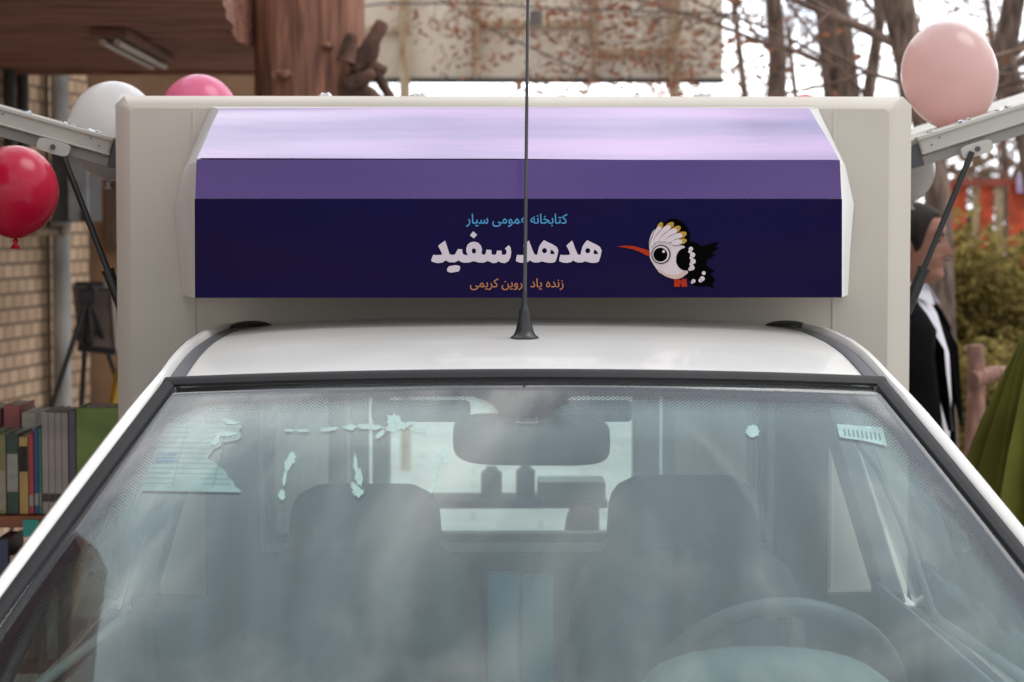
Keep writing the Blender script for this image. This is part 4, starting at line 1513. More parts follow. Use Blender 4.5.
sl.grid(lambda a, b: Vector(under(a, b)) + Vector((0, 0, .22)), 50, 90)
sl.build('canopy_slab', M_log, pg, smooth=40)
bm_ = MB()
for y in (7.1, 8.35, 9.6):
    pass
for i in range(3):
    x = -5.5 + i * 1.4
bm_.box((-6, yfar + .006, zc - .015), (-.90, yfar + .12, zc + .24))
bm_.build('edge_beam', M_log, pg, bevel=.01)
# fluorescent fitting under the slab
fx = empty('fluorescent_fitting', (at(128, 55, 9.2).x, 9.2, zc - .08))
tag(fx, 'twin tube fluorescent fitting hanging under the brown canopy', 'lamp')
A0, A1 = at(110, 43, 8.75), at(148, 66, 10.0)
xa = -1.45
z_t = zc - .055
ya = F * (z_t - 1.75) / (229 - 44)
yb = ya + 1.25
xm = (at(126, 44, ya).x - 0) 
x1 = at(112, 44, ya).x
MB().box((x1 - .08, ya - .02, z_t + .02), (x1 + .06, yb + .02, z_t + .05)).build('fitting_body', mat('brown_fitting', (.22, .11, .075), .7), fx, bevel=.004)
for dx in (-.035, .02):
    MB().tube([(x1 + dx, ya, z_t), (x1 + dx, yb, z_t)], .013, 12).build('tube', mat('unlit_tube', (.50, .44, .40), .4, var=.05), fx, smooth=60)

col = MB()
cxL, cxR = at(250, 50, 9.0).x, at(361, 50, 9.0).x
cc = (cxL + cxR) / 2
rings = []
for i in range(46):
    z = 3.6 * i / 45
    ring = []
    for k in range(72):
        a = 2 * PI * k / 72
        r = (cxR - cxL) / 2 * (1 + .05 * noise.noise(Vector((math.cos(a) * 1.6, math.sin(a) * 1.6, z * 1.6))) + .022 * noise.noise(Vector((math.cos(a) * 9, math.sin(a) * 9, z * .8))) + .012 * noise.noise(Vector((math.cos(a) * 22, math.sin(a) * 22, z * .8))) + .05 * max(0, z - 2.45))
        ring.append((cc + r * math.cos(a), 9.15 + r * math.sin(a), z))
    rings.append(ring)
col.loft(rings)
M_col = mat('bark_concrete', (.36, .165, .105), .8, var=.25, scale=4, stretch=(5, 5, .5), bump=1.0, bscale=6, col2=(.13, .055, .036), distort=.9, detail=8)
co = col.build('rustic_column', M_col, smooth=70)
tag(co, 'thick brown imitation tree-trunk column behind the box at the canopy corner', 'column')
# knots and branch stubs
for px, py, r in ((285, 75, .036), (326, 46, .02)):
    q = at(px, py, 9.15 - .222)
    kn = MB()
    rings = []
    for k in range(9):
        f_ = k / 8
        rr3 = r * (1.5 - 1.1 * f_ ** .6)
        rings.append([q + Vector((math.cos(2 * PI * j / 18) * rr3 * (1 + .2 * noise.noise(Vector((j * .8, k, px)))), -.045 * f_ ** 1.5 + .02, math.sin(2 * PI * j / 18) * rr3 * .75 * (1 + .2 * noise.noise(Vector((j * .8, k, 9)))))) for j in range(18)])
    kn.loft(rings)
    kn.build('knot', M_col, co, smooth=70)
def pxp(l, Y):
    return [at(a, b, Y) for a, b in l]
stb = MB()
stubs = [([(352, 68), (368, 50), (382, 24)], [.035, .034, .028]), ([(346, 62), (350, 42), (352, 36)], [.04, .03, .024]),
         ([(355, 80), (372, 62), (376, 47)], [.03, .022, .018]), ([(350, 70), (370, 66), (384, 70)], [.03, .03, .02]),
         ([(345, 84), (362, 78), (372, 74)], [.035, .03, .022]), ([(340, 92), (365, 90), (380, 100)], [.04, .03, .02]), ([(372, 60), (380, 80), (392, 100)], [.018, .022, .02]),
         ([(362, 60), (366, 78), (360, 95)], [.02, .022, .02])]
for (l, rr_), yy in zip(stubs, (8.95, 8.9, 9.0, 9.05, 8.95, 9.0, 9.05, 9.0)):
    pp = pxp(l, yy); fine, fr2 = [], []
    for i in range(len(pp) - 1):
        for k in range(4):
            f_ = k / 4
            fine.append(pp[i].lerp(pp[i + 1], f_)); fr2.append(rr_[i] + (rr_[i + 1] - rr_[i]) * f_)
    fine.append(pp[-1]); fr2.append(rr_[-1])
    for _ in range(2):
        fine = [fine[0]] + [(fine[i - 1] + fine[i] * 2 + fine[i + 1]) / 4 for i in range(1, len(fine) - 1)] + [fine[-1]]
    d_ = (fine[-1] - fine[-2]).normalized()
    fine += [fine[-1] + d_ * .008, fine[-1] + d_ * .013]; fr2 += [fr2[-1] * .85, fr2[-1] * .4]
    fr2 = [r_ * (1 + .18 * noise.noise(Vector((i * .9, l[0][0], 0)))) for i, r_ in enumerate(fr2)]
    stb = MB().tube(fine, fr2, 12)
    stb.build('branch_stub', mat('stub_brown', (.155, .075, .05), .8, var=.3, scale=14, bump=.5, bscale=25), co, smooth=60)

# ------------------------------------------------------------------ billboard back in the middle
bb = empty('billboard', (at(540, 40, 16).x, 16, 0))
tag(bb, 'back of a raised beige billboard panel on rusty cream posts above the box', 'billboard')
YB = 16.0
x0, x1 = at(352, 50, YB).x, at(723, 50, YB).x
z0 = at(540, 78, YB).z
M_bb = mat('beige_sheet', (.82, .71, .59), .8, var=.12, scale=1.2, bump=.05)
for k in range(3):
    a = x0 + (x1 - x0) * k / 3 + .001
    b_ = x0 + (x1 - x0) * (k + 1) / 3 - .001
    MB().box((a, YB, z0), (b_, YB + .04, z0 + 3.4)).build('sheet', M_bb, bb)
M_post = mat('rusty_cream_steel', (.50, .43, .30), .7, col2=(.33, .17, .08), scale=7, stretch=(3, 3, .8))
for px, w in ((405, .075), (476, .055), (595, .035), (674, .08)):
    q = at(px, 40, YB)
    m_ = MB(); m_.box((q.x - w / 2, YB - .09, 0 if w > .07 else z0 + .01), (q.x + w / 2, YB - .004, z0 + 3.4)); m_.build('post', M_post, bb, bevel=.006)
for px0, px1, py in ((362, 401, 30), (478, 592, 24), (600, 668, 52)):
    a, b_ = at(px0, py, YB), at(px1, py, YB)
    MB().box((a.x, YB - .06, a.z - .025), (b_.x, YB - .003, a.z + .025)).build('cross_bar', M_post, bb, bevel=.004)
MB().box((x0, YB - .05, z0 - .035), (x1, YB + .06, z0 - .003)).build('lower_edge', mat('dark_edge', (.05, .045, .035), .7), bb)
# wires and lamp
tag(MB().tube([at(300, 14, 14.5), at(380, 4, 14.5), at(470, 3, 14.5), at(560, 9, 14.5), at(760, 14, 14.5)], .006, 6).build('overhead_wire', M_black), 'thin black overhead wire crossing in front of the beige billboard', 'wire')
tag(MB().tube([at(430, -8, 14.6), at(470, 18, 14.6), at(500, 34, 14.6), at(640, 96, 14.6)], .006, 6).build('overhead_wire', M_black), 'slanting black wire dropping to the right across the billboard', 'wire')
q = at(536, 18, 15.5)
lp = MB().box((q.x - .045, 15.46, q.z - .05), (q.x + .045, 15.52, q.z + .05)); lp.box((q.x - .006, 15.5, q.z + .05), (q.x + .006, 15.9, q.z + .06))
tag(lp.build('floodlight', mat('lamp_grey', (.16, .16, .16), .5), bevel=.005), 'small square floodlight mounted on the back of the beige billboard', 'lamp')
q = at(536, 18, 15.45)

# ================================================================== BALLOONS
def balloon(name, px, py, Y, rx, ry, col, label, tr=.4, tilt=0.0, fs='balloons'):
    c = at(px, py, Y)
    k = Y / F
    a, bb_ = rx * k, ry * k
    root = empty('balloon', (c.x, c.y, c.z - bb_))
    tag(root, label, 'balloon', 'party balloons tied round the truck')
    prof = []
    for i in range(25):
        th = -PI / 2 + PI * i / 24
        z = math.sin(th) * bb_
        r = math.cos(th) * a
        if z < 0:
            r *= 1 - .10 * (-z / bb_) ** 2
            z *= 1.04
        prof.append((max(r, .0015), z))
    Mt = Matrix.Rotation(tilt, 4, 'Y')
    MB().lathe(prof, c, 40, 0, Mt).build('balloon_skin', balloonmat('latex_' + name, col, tr), root, smooth=80)
    kn_ = MB().lathe([(.002, 0), (.006, -.004), (.004, -.010), (.011, -.020), (.009, -.021)], c + (Mt @ Vector((0, 0, -bb_ * 1.035))), 12, 0, Mt)
    kn_.build('knot', balloonmat('knot_' + name, col, tr), root, smooth=60)
balloon('white', 113, 130, 5.1, 45, 48.5, (.98, .94, .94), 'white balloon behind the left flap and box corner', .5, R(5))
balloon('pink', 199, 118, 5.6, 40, 43.5, (1.0, .22, .42), 'hot pink balloon peeking over the left of the box top', .45)
balloon('red', 15, 191, 4.4, 43, 45.5, (.62, .008, .05), 'deep red balloon in front of the left flap', .3)
balloon('palepink', 949.5, 75, 5.05, 48, 54, (1.0, .70, .67), 'large pale pink balloon resting above the right flap', .55, R(-14))
balloon('cream', 911, 170, 5.4, 24, 30, (.74, .66, .62), 'cream balloon half hidden under the right flap', .35)
balloon('coral', 805, 112, 6.2, 18, 18, (.75, .10, .10), 'small coral balloon whose top shows over the right of the box', .3)

# ================================================================== RIGHT SIDE
# ---- man in a dark suit
def person():
    Y = 7.15
    ctr = at(917, 240, Y)
    head_c = Vector((ctr.x, Y, at(917, 243, Y).z))
    H = head_c.z + .125
    px_, py_ = head_c.x - .015, Y
    root = empty('person', (px_, py_, 0))
    tag(root, 'man in a black suit and open white shirt standing right of the box', 'person')
    yawp = R(-22)     # faces +x, turned slightly to the camera
    MF = Matrix.Rotation(yawp, 3, 'Z')
    def W(p):
        return Vector((px_, py_, 0)) + MF @ Vector(p)
    skin = mat('skin', (.27, .115, .075), .6, var=.12, scale=12)
    # --- body: head, neck, torso, arms and legs, one mesh (x forward)
    b = MB()
    hz = head_c.z
    NZ, NA = 34, 40
    # profile tables: height relative to head centre (-.125..+.125)
    frontT = [(-.13, .050), (-.12, .078), (-.108, .092), (-.09, .088), (-.078, .084), (-.066, .092), (-.058, .089), (-.048, .094), (-.036, .088), (-.01, .088), (.006, .084), (.02, .090), (.04, .096), (.07, .090), (.095, .070), (.115, .038), (.125, .004)]
    backT = [(-.13, .045), (-.10, .055), (-.07, .070), (-.03, .092), (.02, .105), (.06, .100), (.09, .080), (.115, .042), (.125, .004)]
    sideT = [(-.13, .045), (-.11, .052), (-.08, .062), (-.04, .069), (0, .075), (.04, .077), (.07, .070), (.095, .055), (.115, .030), (.125, .004)]
    rings = []
    for i in range(NZ + 1):
        z = -.13 + .255 * i / NZ
        f_, bk_, sd_ = (lerp_tab(frontT, z), lerp_tab(backT, z), lerp_tab(sideT, z))
        ring = []
        for k in range(NA):
            a = 2 * PI * k / NA
            c_, s_ = math.cos(a), math.sin(a)
            r_f = f_ if c_ > 0 else bk_
            x = c_ * r_f
            y = s_ * sd_
            aa = a if a < PI else a - 2 * PI
            nose = .0
            if -.045 < z < .02:
                q = (z + .045) / .065
                nose = .034 * max(0, (1 - q)) ** .7 * (1 if q > .08 else q / .08) + .004
            x += nose * math.exp(-(aa / .17) ** 2)
            eye = .009 * math.exp(-((abs(aa) - .42) / .2) ** 2) * math.exp(-((z - .008) / .013) ** 2)
            x -= eye
            lip_ = .004 * math.exp(-(aa / .3) ** 2) * (math.exp(-((z + .066) / .006) ** 2) + math.exp(-((z + .080) / .006) ** 2))
            x += lip_
            ring.append(W((x + .012, y, hz + z)))
        rings.append(ring)
    b.loft(rings)
    for s_ in (-1, 1):
        b.ell(W((-.005, s_ * .078, hz - .01)), (.018, .008, .030), 12, 0, MF)
    # neck into torso
    def ell_ring(cx, z, rx, ry, n=28):
        return [W((cx + rx * math.cos(2 * PI * k / n), ry * math.sin(2 * PI * k / n), z)) for k in range(n)]
    b.loft([ell_ring(-.02, hz - .06, .055, .055), ell_ring(-.025, hz - .12, .056, .056), ell_ring(-.03, hz - .17, .062, .068), ell_ring(-.035, hz - .21, .08, .13),
            ell_ring(-.03, hz - .26, .10, .17), ell_ring(-.02, hz - .45, .11, .165), ell_ring(-.01, hz - .65, .10, .15), ell_ring(-.01, hz - .80, .105, .165), ell_ring(-.01, hz - .9, .10, .16)])
    hip = hz - .80
    for s_ in (-1, 1):
        b.tube([W((-.01, s_ * .09, hip)), W((0, s_ * .10, hip - .40)), W((-.01, s_ * .10, .09))], [.085, .06, .042], 14)
        b.tube([W((-.03, s_ * .19, hz - .27)), W((-.04, s_ * .24, hz - .55)), W((.03, s_ * .25, hz - .78))], [.05, .04, .028], 12)
        # hand: palm and five fingers
        wr = W((.03, s_ * .25, hz - .79)); dn = (MF @ Vector((.12, 0, -1))).normalized()
        b.ell(wr + dn * .05, (.016, .040, .05), 12, 0, MF)
        for q in range(4):
            f0 = wr + dn * .085 + MF @ Vector((0, 0, 0)) + MF @ Vector((.0, (q - 1.5) * .019, 0))
            ln_ = (.065, .075, .07, .055)[q]
            b.tube([f0, f0 + dn * ln_ * .5 + MF @ Vector((.006, 0, 0)), f0 + dn * ln_ + MF @ Vector((-.008, 0, 0))], [.009, .008, .006], 8)
        th0 = wr + dn * .03 + MF @ Vector((.02, s_ * -.02, 0))
        b.tube([th0, th0 + dn * .035 + MF @ Vector((.025, 0, 0)), th0 + dn * .065 + MF @ Vector((.03, 0, 0))], [.011, .010, .007], 8)
    bo = b.build('body', skin, root, smooth=70)
    # eyes and brows
    ey = MB()
    for s_ in (-1, 1):
        ey.ell(W((.088, s_ * .031, hz + .008)), (.010, .012, .008), 10, 0, MF)
    ey.build('eye', mat('eye_dark', (.05, .035, .03), .5, spec=.2), bo, smooth=60)
    br_ = MB()
    for s_ in (-1, 1):
        br_.tube([W((.103, s_ * .012, hz + .026)), W((.100, s_ * .032, hz + .033)), W((.084, s_ * .052, hz + .028))], [.004, .0045, .003], 8)
    br_.tube([W((.112, -.018, hz - .056)), W((.118, 0, hz - .053)), W((.112, .018, hz - .056))], [.003, .004, .003], 8)
    br_.build('brow', mat('dark_hair', (.022, .018, .017), .6, bump=.3, bscale=200), bo, smooth=60)
    # hair shell
    hr = MB()
    rings = []
    for i in range(22):
        v = i / 21
        ring = []
        for k in range(NA):
            a = 2 * PI * k / NA
            aa = abs(a if a < PI else a - 2 * PI)
            zl = .086 if aa < .7 else (.086 - (aa - .7) / .35 * .03 if aa < 1.05 else (.056 - (aa - 1.05) / .15 * .07) if aa < 1.2 else (-.015 if aa < 1.34 else (.026 if aa < 1.85 else -.075)))
            zl += .006 * noise.noise(Vector((a * 14, 1, 0)))
            z = zl + (.1255 - zl) * v
            f_, bk_, sd_ = lerp_tab(frontT, z), lerp_tab(backT, z), lerp_tab(sideT, z)
            c_, s_ = math.cos(a), math.sin(a)
            g_ = .005 + .005 * math.sin(min(1, v * 1.2) * PI) + .003 * noise.noise(Vector((a * 9, z * 20, 0)))
            x = c_ * ((f_ if c_ > 0 else bk_) + g_); y = s_ * (sd_ + g_)
            ring.append(W((x + .012, y, hz + z + .006 * v)))
        rings.append(ring)
    hr.loft(rings)
    hr.build('hair', mat('short_dark_hair', (.022, .017, .014), .8, spec=.25, bump=.3, bscale=150), root, smooth=70)
    # shirt: collar and front
    sm_ = mat('white_shirt', (.62, .60, .66), .8, var=.06, scale=12, bump=.2, bscale=18)
    sh = MB()
    def tor(cx, z, rx, ry, n=48, fold=0.0):
        return [W((cx + (rx + fold * noise.noise(Vector((k * .7, z * 6, 0)))) * math.cos(2 * PI * k / n), (ry + fold * noise.noise(Vector((k * .7, z * 6, 3)))) * math.sin(2 * PI * k / n), z)) for k in range(n)]
    sh.loft([tor(-.018, hz - .13, .068, .066), tor(-.022, hz - .155, .074, .070), tor(-.028, hz - .19, .085, .10), tor(-.03, hz - .23, .108, .16, 48, .004), tor(-.015, hz - .36, .135, .175, 48, .006),
             tor(-.008, hz - .5, .135, .17, 48, .006), tor(-.0, hz - .66, .125, .16, 48, .006), tor(0, hz - .82, .12, .165, 48, .006)])
    for s_ in (-1, 1):   # collar wings
        sh.loft([[W((.045, s_ * .012, hz - .135)), W((-.03, s_ * .075, hz - .12)), W((-.03, s_ * .085, hz - .145)), W((.075, s_ * .05, hz - .195))],
                 [W((.055, s_ * .012, hz - .14)), W((-.02, s_ * .082, hz - .125)), W((-.02, s_ * .092, hz - .15)), W((.085, s_ * .052, hz - .20))]])
    sh.build('shirt', sm_, root, smooth=50)
    # jacket: open front sector
    jm = mat('black_suit_cloth', (.004, .004, .005), .9, spec=.12, var=.2, scale=10, bump=.3, bscale=10)
    jk = MB()
    zs = [(-.15, .075, .085, 1.5), (-.175, .095, .12, 1.2), (-.20, .11, .16, .95), (-.23, .128, .19, .80), (-.28, .145, .215, .62), (-.36, .165, .215, .78), (-.46, .170, .205, .72), (-.58, .165, .195, .60), (-.66, .16, .19, .40), (-.74, .165, .195, .12), (-.84, .17, .205, .22), (-.93, .17, .205, .42)]
    rings = []
    for dz, rx, ry, gap in zs:
        ring = []
        for k in range(41):
            a = gap + (2 * PI - 2 * gap) * k / 40
            ring.append(W((-.022 + rx * math.cos(a), ry * math.sin(a), hz + dz)))
        rings.append(ring)
    jk.loft(rings, 0, closed=False)
    jo = jk.build('jacket', jm, root, smooth=60, solid=-.012)
    sl_ = MB()
    for s_ in (-1, 1):
        sl_.tube([W((-.03, s_ * .13, hz - .215)), W((-.035, s_ * .195, hz - .255)), W((-.045, s_ * .235, hz - .40)), W((-.04, s_ * .255, hz - .55)), W((.01, s_ * .258, hz - .70)), W((.03, s_ * .255, hz - .79))], [.05, .072, .066, .058, .05, .042], 16)
    sl_.build('sleeve', jm, jo, smooth=60)
    lp_ = MB()
    for s_ in (-1, 1):
        lp_.loft([[W((.005, s_ * .088, hz - .155)), W((.03, s_ * .125, hz - .20)), W((.115, s_ * .125, hz - .34)), W((.142, s_ * .115, hz - .60)), W((.146, s_ * .085, hz - .60)), W((.105, s_ * .095, hz - .34))],
                  [W((.017, s_ * .088, hz - .152)), W((.042, s_ * .129, hz - .198)), W((.130, s_ * .129, hz - .338)), W((.152, s_ * .115, hz - .60)), W((.156, s_ * .085, hz - .60)), W((.120, s_ * .095, hz - .34))]])
    lp_.build('lapel', jm, jo, smooth=40)
    tr2 = MB()
    for s_ in (-1, 1):
        tr2.tube([W((-.01, s_ * .08, hip - .0)), W((-.005, s_ * .09, hip - .2)), W((0, s_ * .10, hip - .42)), W((-.01, s_ * .10, .05))], [.10, .092, .075, .065], 16)
    tr2.build('trousers', jm, root, smooth=60)
    for s_ in (-1, 1):
        MB().loft([[W((.05 + .11 * math.cos(2 * PI * k / 20), s_ * .10 + .045 * math.sin(2 * PI * k / 20), z)) for k in range(20)] for z in (.0, .03)] +
                  [[W((.02 + .07 * math.cos(2 * PI * k / 20), s_ * .10 + .04 * math.sin(2 * PI * k / 20), .075)) for k in range(20)]]).build('shoe', M_black, root, smooth=50)
person()

# ---- green cloth draped over a stand
def cloth():
    Y = 5.9
    top = at(1044, 318, Y)
    root = empty('draped_cloth', (top.x, Y, 0))
    tag(root, 'olive green velvet cloth draped over a stand at the right picture edge', 'cloth')
    mb = MB()
    NA, NZ = 160, 40
    for i in range(NZ + 1):
        v = i / NZ
        z = top.z + .02 - v * (top.z - .02)
        base_r = .02 + .10 * (1 - math.exp(-v * 6.0)) + .26 * v
        for k in range(NA):
            a = 2 * PI * k / NA
            fold = (.9 * (1 - 2 * abs(math.sin(a * 6 + 1.1 + v * .4)) ** .7) + .45 * math.sin(a * 19 + v * 1.5) + .5 * noise.noise(Vector((math.cos(a) * 2, math.sin(a) * 2, v * 1.2))))
            r = base_r * (1 + .22 * fold * min(1, v * 4))
            mb.v.append(Vector((top.x + r * math.cos(a), Y + r * math.sin(a), z)))
    for i in range(NZ):
        for k in range(NA):
            k2 = (k + 1) % NA
            mb.face((i * NA + k, i * NA + k2, (i + 1) * NA + k2, (i + 1) * NA + k))
    c_ = len(mb.v)
    mb.v.append(Vector((top.x, Y, top.z + .03)))
    for k in range(NA):
        mb.face((c_, (k + 1) % NA, k))
    cm = mat('olive_velvet', (.12, .118, .010), .85, var=.15, scale=6)
    cm.node_tree.nodes['Principled BSDF'].inputs['Sheen Weight'].default_value = .35
    cm.node_tree.nodes['Principled BSDF'].inputs['Sheen Tint'].default_value = (.6, .65, .1, 1)
    mb.build('cloth', cm, root, smooth=70, solid=.004)
    MB().tube([(top.x, Y, 0), (top.x, Y, top.z + .01)], .015, 10).build('stand', M_black, root)
cloth()

# ---- rustic rail
M_rail = mat('rustic_rail_wood', (.33, .17, .125), .8, var=.3, scale=18, bump=.6, bscale=30, stretch=(2, 2, .6), col2=(.17, .085, .065))
rt = empty('rustic_fence', (at(973, 400, 8.7).x, 8.7, 0))
tag(rt, 'pinkish brown rustic log fence post with short rail beside the green cloth', 'fence')
q = at(975, 345, 8.7)
MB().tube([(q.x, 8.7, 0), (q.x - .01, 8.7, q.z * .5), (q.x + .01, 8.7, q.z - .15), (q.x, 8.7, q.z)], [.043, .039, .036, .034], 12).build('post', M_rail, rt, smooth=60)
q2 = at(998, 372, 8.8)
MB().tube([at(972, 380, 8.66), at(985, 376, 8.7), q2, at(1090, 380, 8.9)], [.036, .034, .027, .027], 12).build('rail', M_rail, rt, smooth=60)
q3 = at(1080, 350, 8.9)
MB().tube([(q3.x, 8.9, 0), (q3.x, 8.9, q3.z)], [.045, .04], 12).build('post', M_rail, rt, smooth=60)

# ---- red and cream striped fence far right
sf = empty('striped_fence', (at(1000, 230, 17).x, 17, 0))
tag(sf, 'red and cream striped panel fence beyond the shrubs on the right', 'fence')
M_r = mat('faded_red_paint', (.68, .10, .035), .7, var=.2); M_c = mat('faded_cream_paint', (.55, .42, .25), .7, var=.2)
x = at(950, 200, 17).x
k = 0
rs, cs = MB(), MB()
zt_, zb_ = at(980, 183, 17).z, at(980, 236, 17).z - .6
while x < at(1024, 200, 17).x + 2.5:
    w = (.13, .05, .10, .06, .14, .05)[k % 6]
    (rs if k % 2 == 0 else cs).box((x, 17 + .01 * (k % 3), zb_), (x + w, 17.03 + .01 * (k % 3), zt_ + .02 * math.sin(k)))
    x += w + (.012 if k % 3 else .05)
    k += 1
rs.build('red_board', M_r, sf); cs.build('cream_board', M_c, sf)
MB().box((at(950, 200, 17).x, 16.95, zt_ - .02), (at(1024, 200, 17).x + 2.5, 16.99, zt_ + .03)).build('top_rail', mat('rail_red', (.35, .08, .05), .7), sf)
ps = MB()
for k in range(4):
    xx = at(952, 200, 17).x + k * 1.05
    ps.box((xx, 17.06, 0), (xx + .06, 17.1, zt_))
ps.build('fence_posts', M_c, sf)
q = at(1021, 183, 16.9)
tag(MB().box((q.x - .035, 16.88, q.z - .075), (q.x + .3, 16.9, q.z + .075)).build('notice_sheet', mat('pale_notice', (.6, .55, .65), .7, col2=(.35, .2, .5), scale=12)), 'pale violet-tinted notice fixed on the striped fence at the right edge', 'notice')

# ---- trees
def leaf_cloud(mb, c, n, rad, size, rnd, squash=.8):
    for _ in range(n):
        d = Vector((rnd.gauss(0, 1), rnd.gauss(0, 1), rnd.gauss(0, 1))).normalized() * rad * rnd.random() ** .45
        d.z *= squash
        p = c + d
        a = Vector((rnd.gauss(0, 1), rnd.gauss(0, 1), rnd.gauss(0, .6))).normalized()
        b = a.cross(Vector((rnd.gauss(0, 1), rnd.gauss(0, 1), rnd.gauss(0, 1)))).normalized()
        s_ = size * rnd.uniform(.6, 1.4)
        mb.poly([p - a * s_, p + b * s_ * .45, p + a * s_, p - b * s_ * .45])

M_bark = mat('tree_bark', (.23, .16, .125), .95, var=.35, scale=9, stretch=(3, 3, .7), bump=.8, bscale=14)
M_twig = mat('twig_bark', (.24, .16, .125), .9, var=.25, scale=10)
BR = leafmat('dry_leaves', (.20, .085, .055), (.42, .21, .13))
OL = leafmat('olive_leaves', (.12, .10, .03), (.46, .36, .13))
YG = leafmat('yellowing_leaves', (.22, .17, .03), (.35, .24, .05))

def tree(name, base_, trunk_pts, trunk_r, limbs, seed, label, leaf=(1400, .035), zmin=None, leafmats=BR, depth=3, spread=.7, group='bare winter trees behind the truck', droop=0.0):
    rnd = random.Random(seed)
    root = empty(name, base_)
    tag(root, label, 'tree', group)
    tk = MB()
    tk.tube(trunk_pts, trunk_r, 14)
    tw = MB()
    ends = []
    def grow(p, d, L_, r, lv):
        pts = [p]
        q = p.copy(); dd = d.copy()
        n = 4
        for i in range(n):
            dd = (dd + Vector((rnd.gauss(0, .16), rnd.gauss(0, .16), rnd.gauss(0, .12) - droop * .12 * (3 - lv) / 3))).normalized()
            q = q + dd * L_ / n
            pts.append(q.copy())
        rr_ = [r * (1 - .55 * i / n) for i in range(n + 1)]
        (tk if r > .03 else tw).tube(pts, rr_, 8 if r > .02 else 4, caps=False)
        if lv == 0:
            ends.append((pts[-1], L_))
            ends.append((pts[2], L_))
            return
        kids = 3 if lv > 1 else 4
        for i in range(kids):
            s_ = pts[1 + int((n) * (i + .6) / kids) if 1 + int(n * (i + .6) / kids) <= n else n]
            nd = (dd + Vector((rnd.gauss(0, spread), rnd.gauss(0, spread), rnd.gauss(0, spread * .7)))).normalized()
            grow(s_, nd, L_ * rnd.uniform(.6, .8), r * .5, lv - 1)
    for (p, d, L_, r) in limbs:
        grow(Vector(p), Vector(d).normalized(), L_, r * .62, depth)
    tk.build('trunk', M_bark, root, smooth=60)
    tw.build('twigs', M_twig, root)
    lf = MB()
    nper = max(1, leaf[0] // max(1, len(ends)))
    for c_, L_ in ends:
        if zmin and c_.z < zmin: continue
        leaf_cloud(lf, c_, nper, L_ * .7, leaf[1], rnd)
    if lf.v:
        lf.build('crown', leafmats, root)
    return root

def P_(px, py, Y): return at(px, py, Y)
def V_(*a): return Vector(a)
# tree A: trunk at x=838
Y = 12.5
tA = [V_(P_(846, 300, Y).x, Y, 0), P_(846, 250, Y), P_(842, 97, Y), P_(836, 40, Y), P_(828, -20, Y), P_(820, -90, Y)]
tA.append(tA[-1] + V_(-.2, .2, 1.6)); tA.append(tA[-1] + V_(.1, .1, 1.8))
tree('bare_tree', tA[0], tA, [.16, .13, .105, .10, .09, .07, .055, .04],
     [(tA[6], (-.8, 0, .6), 2.2, .03), (tA[6], (.8, .1, .6), 2.2, .03), (tA[7], (-.5, .2, .8), 2.4, .03), (tA[7], (.6, -.2, .8), 2.4, .03), (tA[3], (-.8, -.1, .7), 1.2, .022), (tA[4], (-.7, .3, .5), 1.5, .025), (tA[4], (-.9, -.3, .4), 1.4, .02), (tA[5], (-.5, 0, .8), 1.6, .05), (tA[5], (.5, .2, .8), 1.5, .05), (P_(840, 70, Y), (-.6, .2, .3), 1.0, .03)],
     11, 'dark leaning trunk with sparse brown leaves rising just right of the billboard', leaf=(2600, .035), droop=.5)
# tree hanging brown foliage over the billboard
Y = 14.3
b0_ = V_(P_(770, 300, Y).x, Y, 0)
tB = [b0_, P_(772, 180, Y), P_(778, 60, Y), P_(770, -40, Y), P_(745, -130, Y)]
tree('bare_tree', b0_, tB, [.09, .075, .06, .05, .04],
     [(tB[3], (-1, 0, .05), 1.5, .016), (tB[3], (-.8, -.2, .3), 1.6, .016), (P_(700, -30, Y), (-.6, 0, -.5), .6, .008), (P_(650, -45, Y), (-.3, 0, -.8), .55, .008), (P_(600, -50, Y), (-.2, 0, -.8), .5, .007), (P_(680, -30, Y), (.1, 0, -.9), .6, .008), (P_(560, -50, Y), (-.1, 0, -.8), .45, .007), (P_(630, -30, Y), (.2, 0, -.8), .5, .007),
      (P_(520, -50, Y), (-.3, 0, -.6), .5, .012), (tB[2], (.6, 0, .5), 1.0, .02), (tB[2], (-.7, 0, .6), .9, .02)],
     5, 'slender tree whose drooping brown leaves hang in front of the beige billboard', leaf=(2300, .024), droop=.8)
# tree C: main trunk behind the man
Y = 10.5
tC = [V_(P_(940, 400, Y).x, Y, 0), P_(938, 330, Y), P_(938, 200, Y), P_(928, 130, Y), P_(908, 50, Y), P_(893, -20, Y), P_(885, -90, Y)]
tree('bare_tree', tC[0], tC, [.12, .085, .066, .066, .078, .075, .07],
     [(tC[4], (-1, .1, .25), 1.0, .04), (tC[5], (-.6, .3, .7), 1.2, .04), (tC[3], (.7, .2, .7), 1.2, .05), (tC[6], (.3, .1, 1), 1.4, .05), (tC[6], (-.7, 0, .5), 1.2, .04), (P_(915, 90, Y), (.8, .2, .4), .9, .03)],
     23, 'trunk rising directly behind the suited man and the pale pink balloon', leaf=(500, .026))
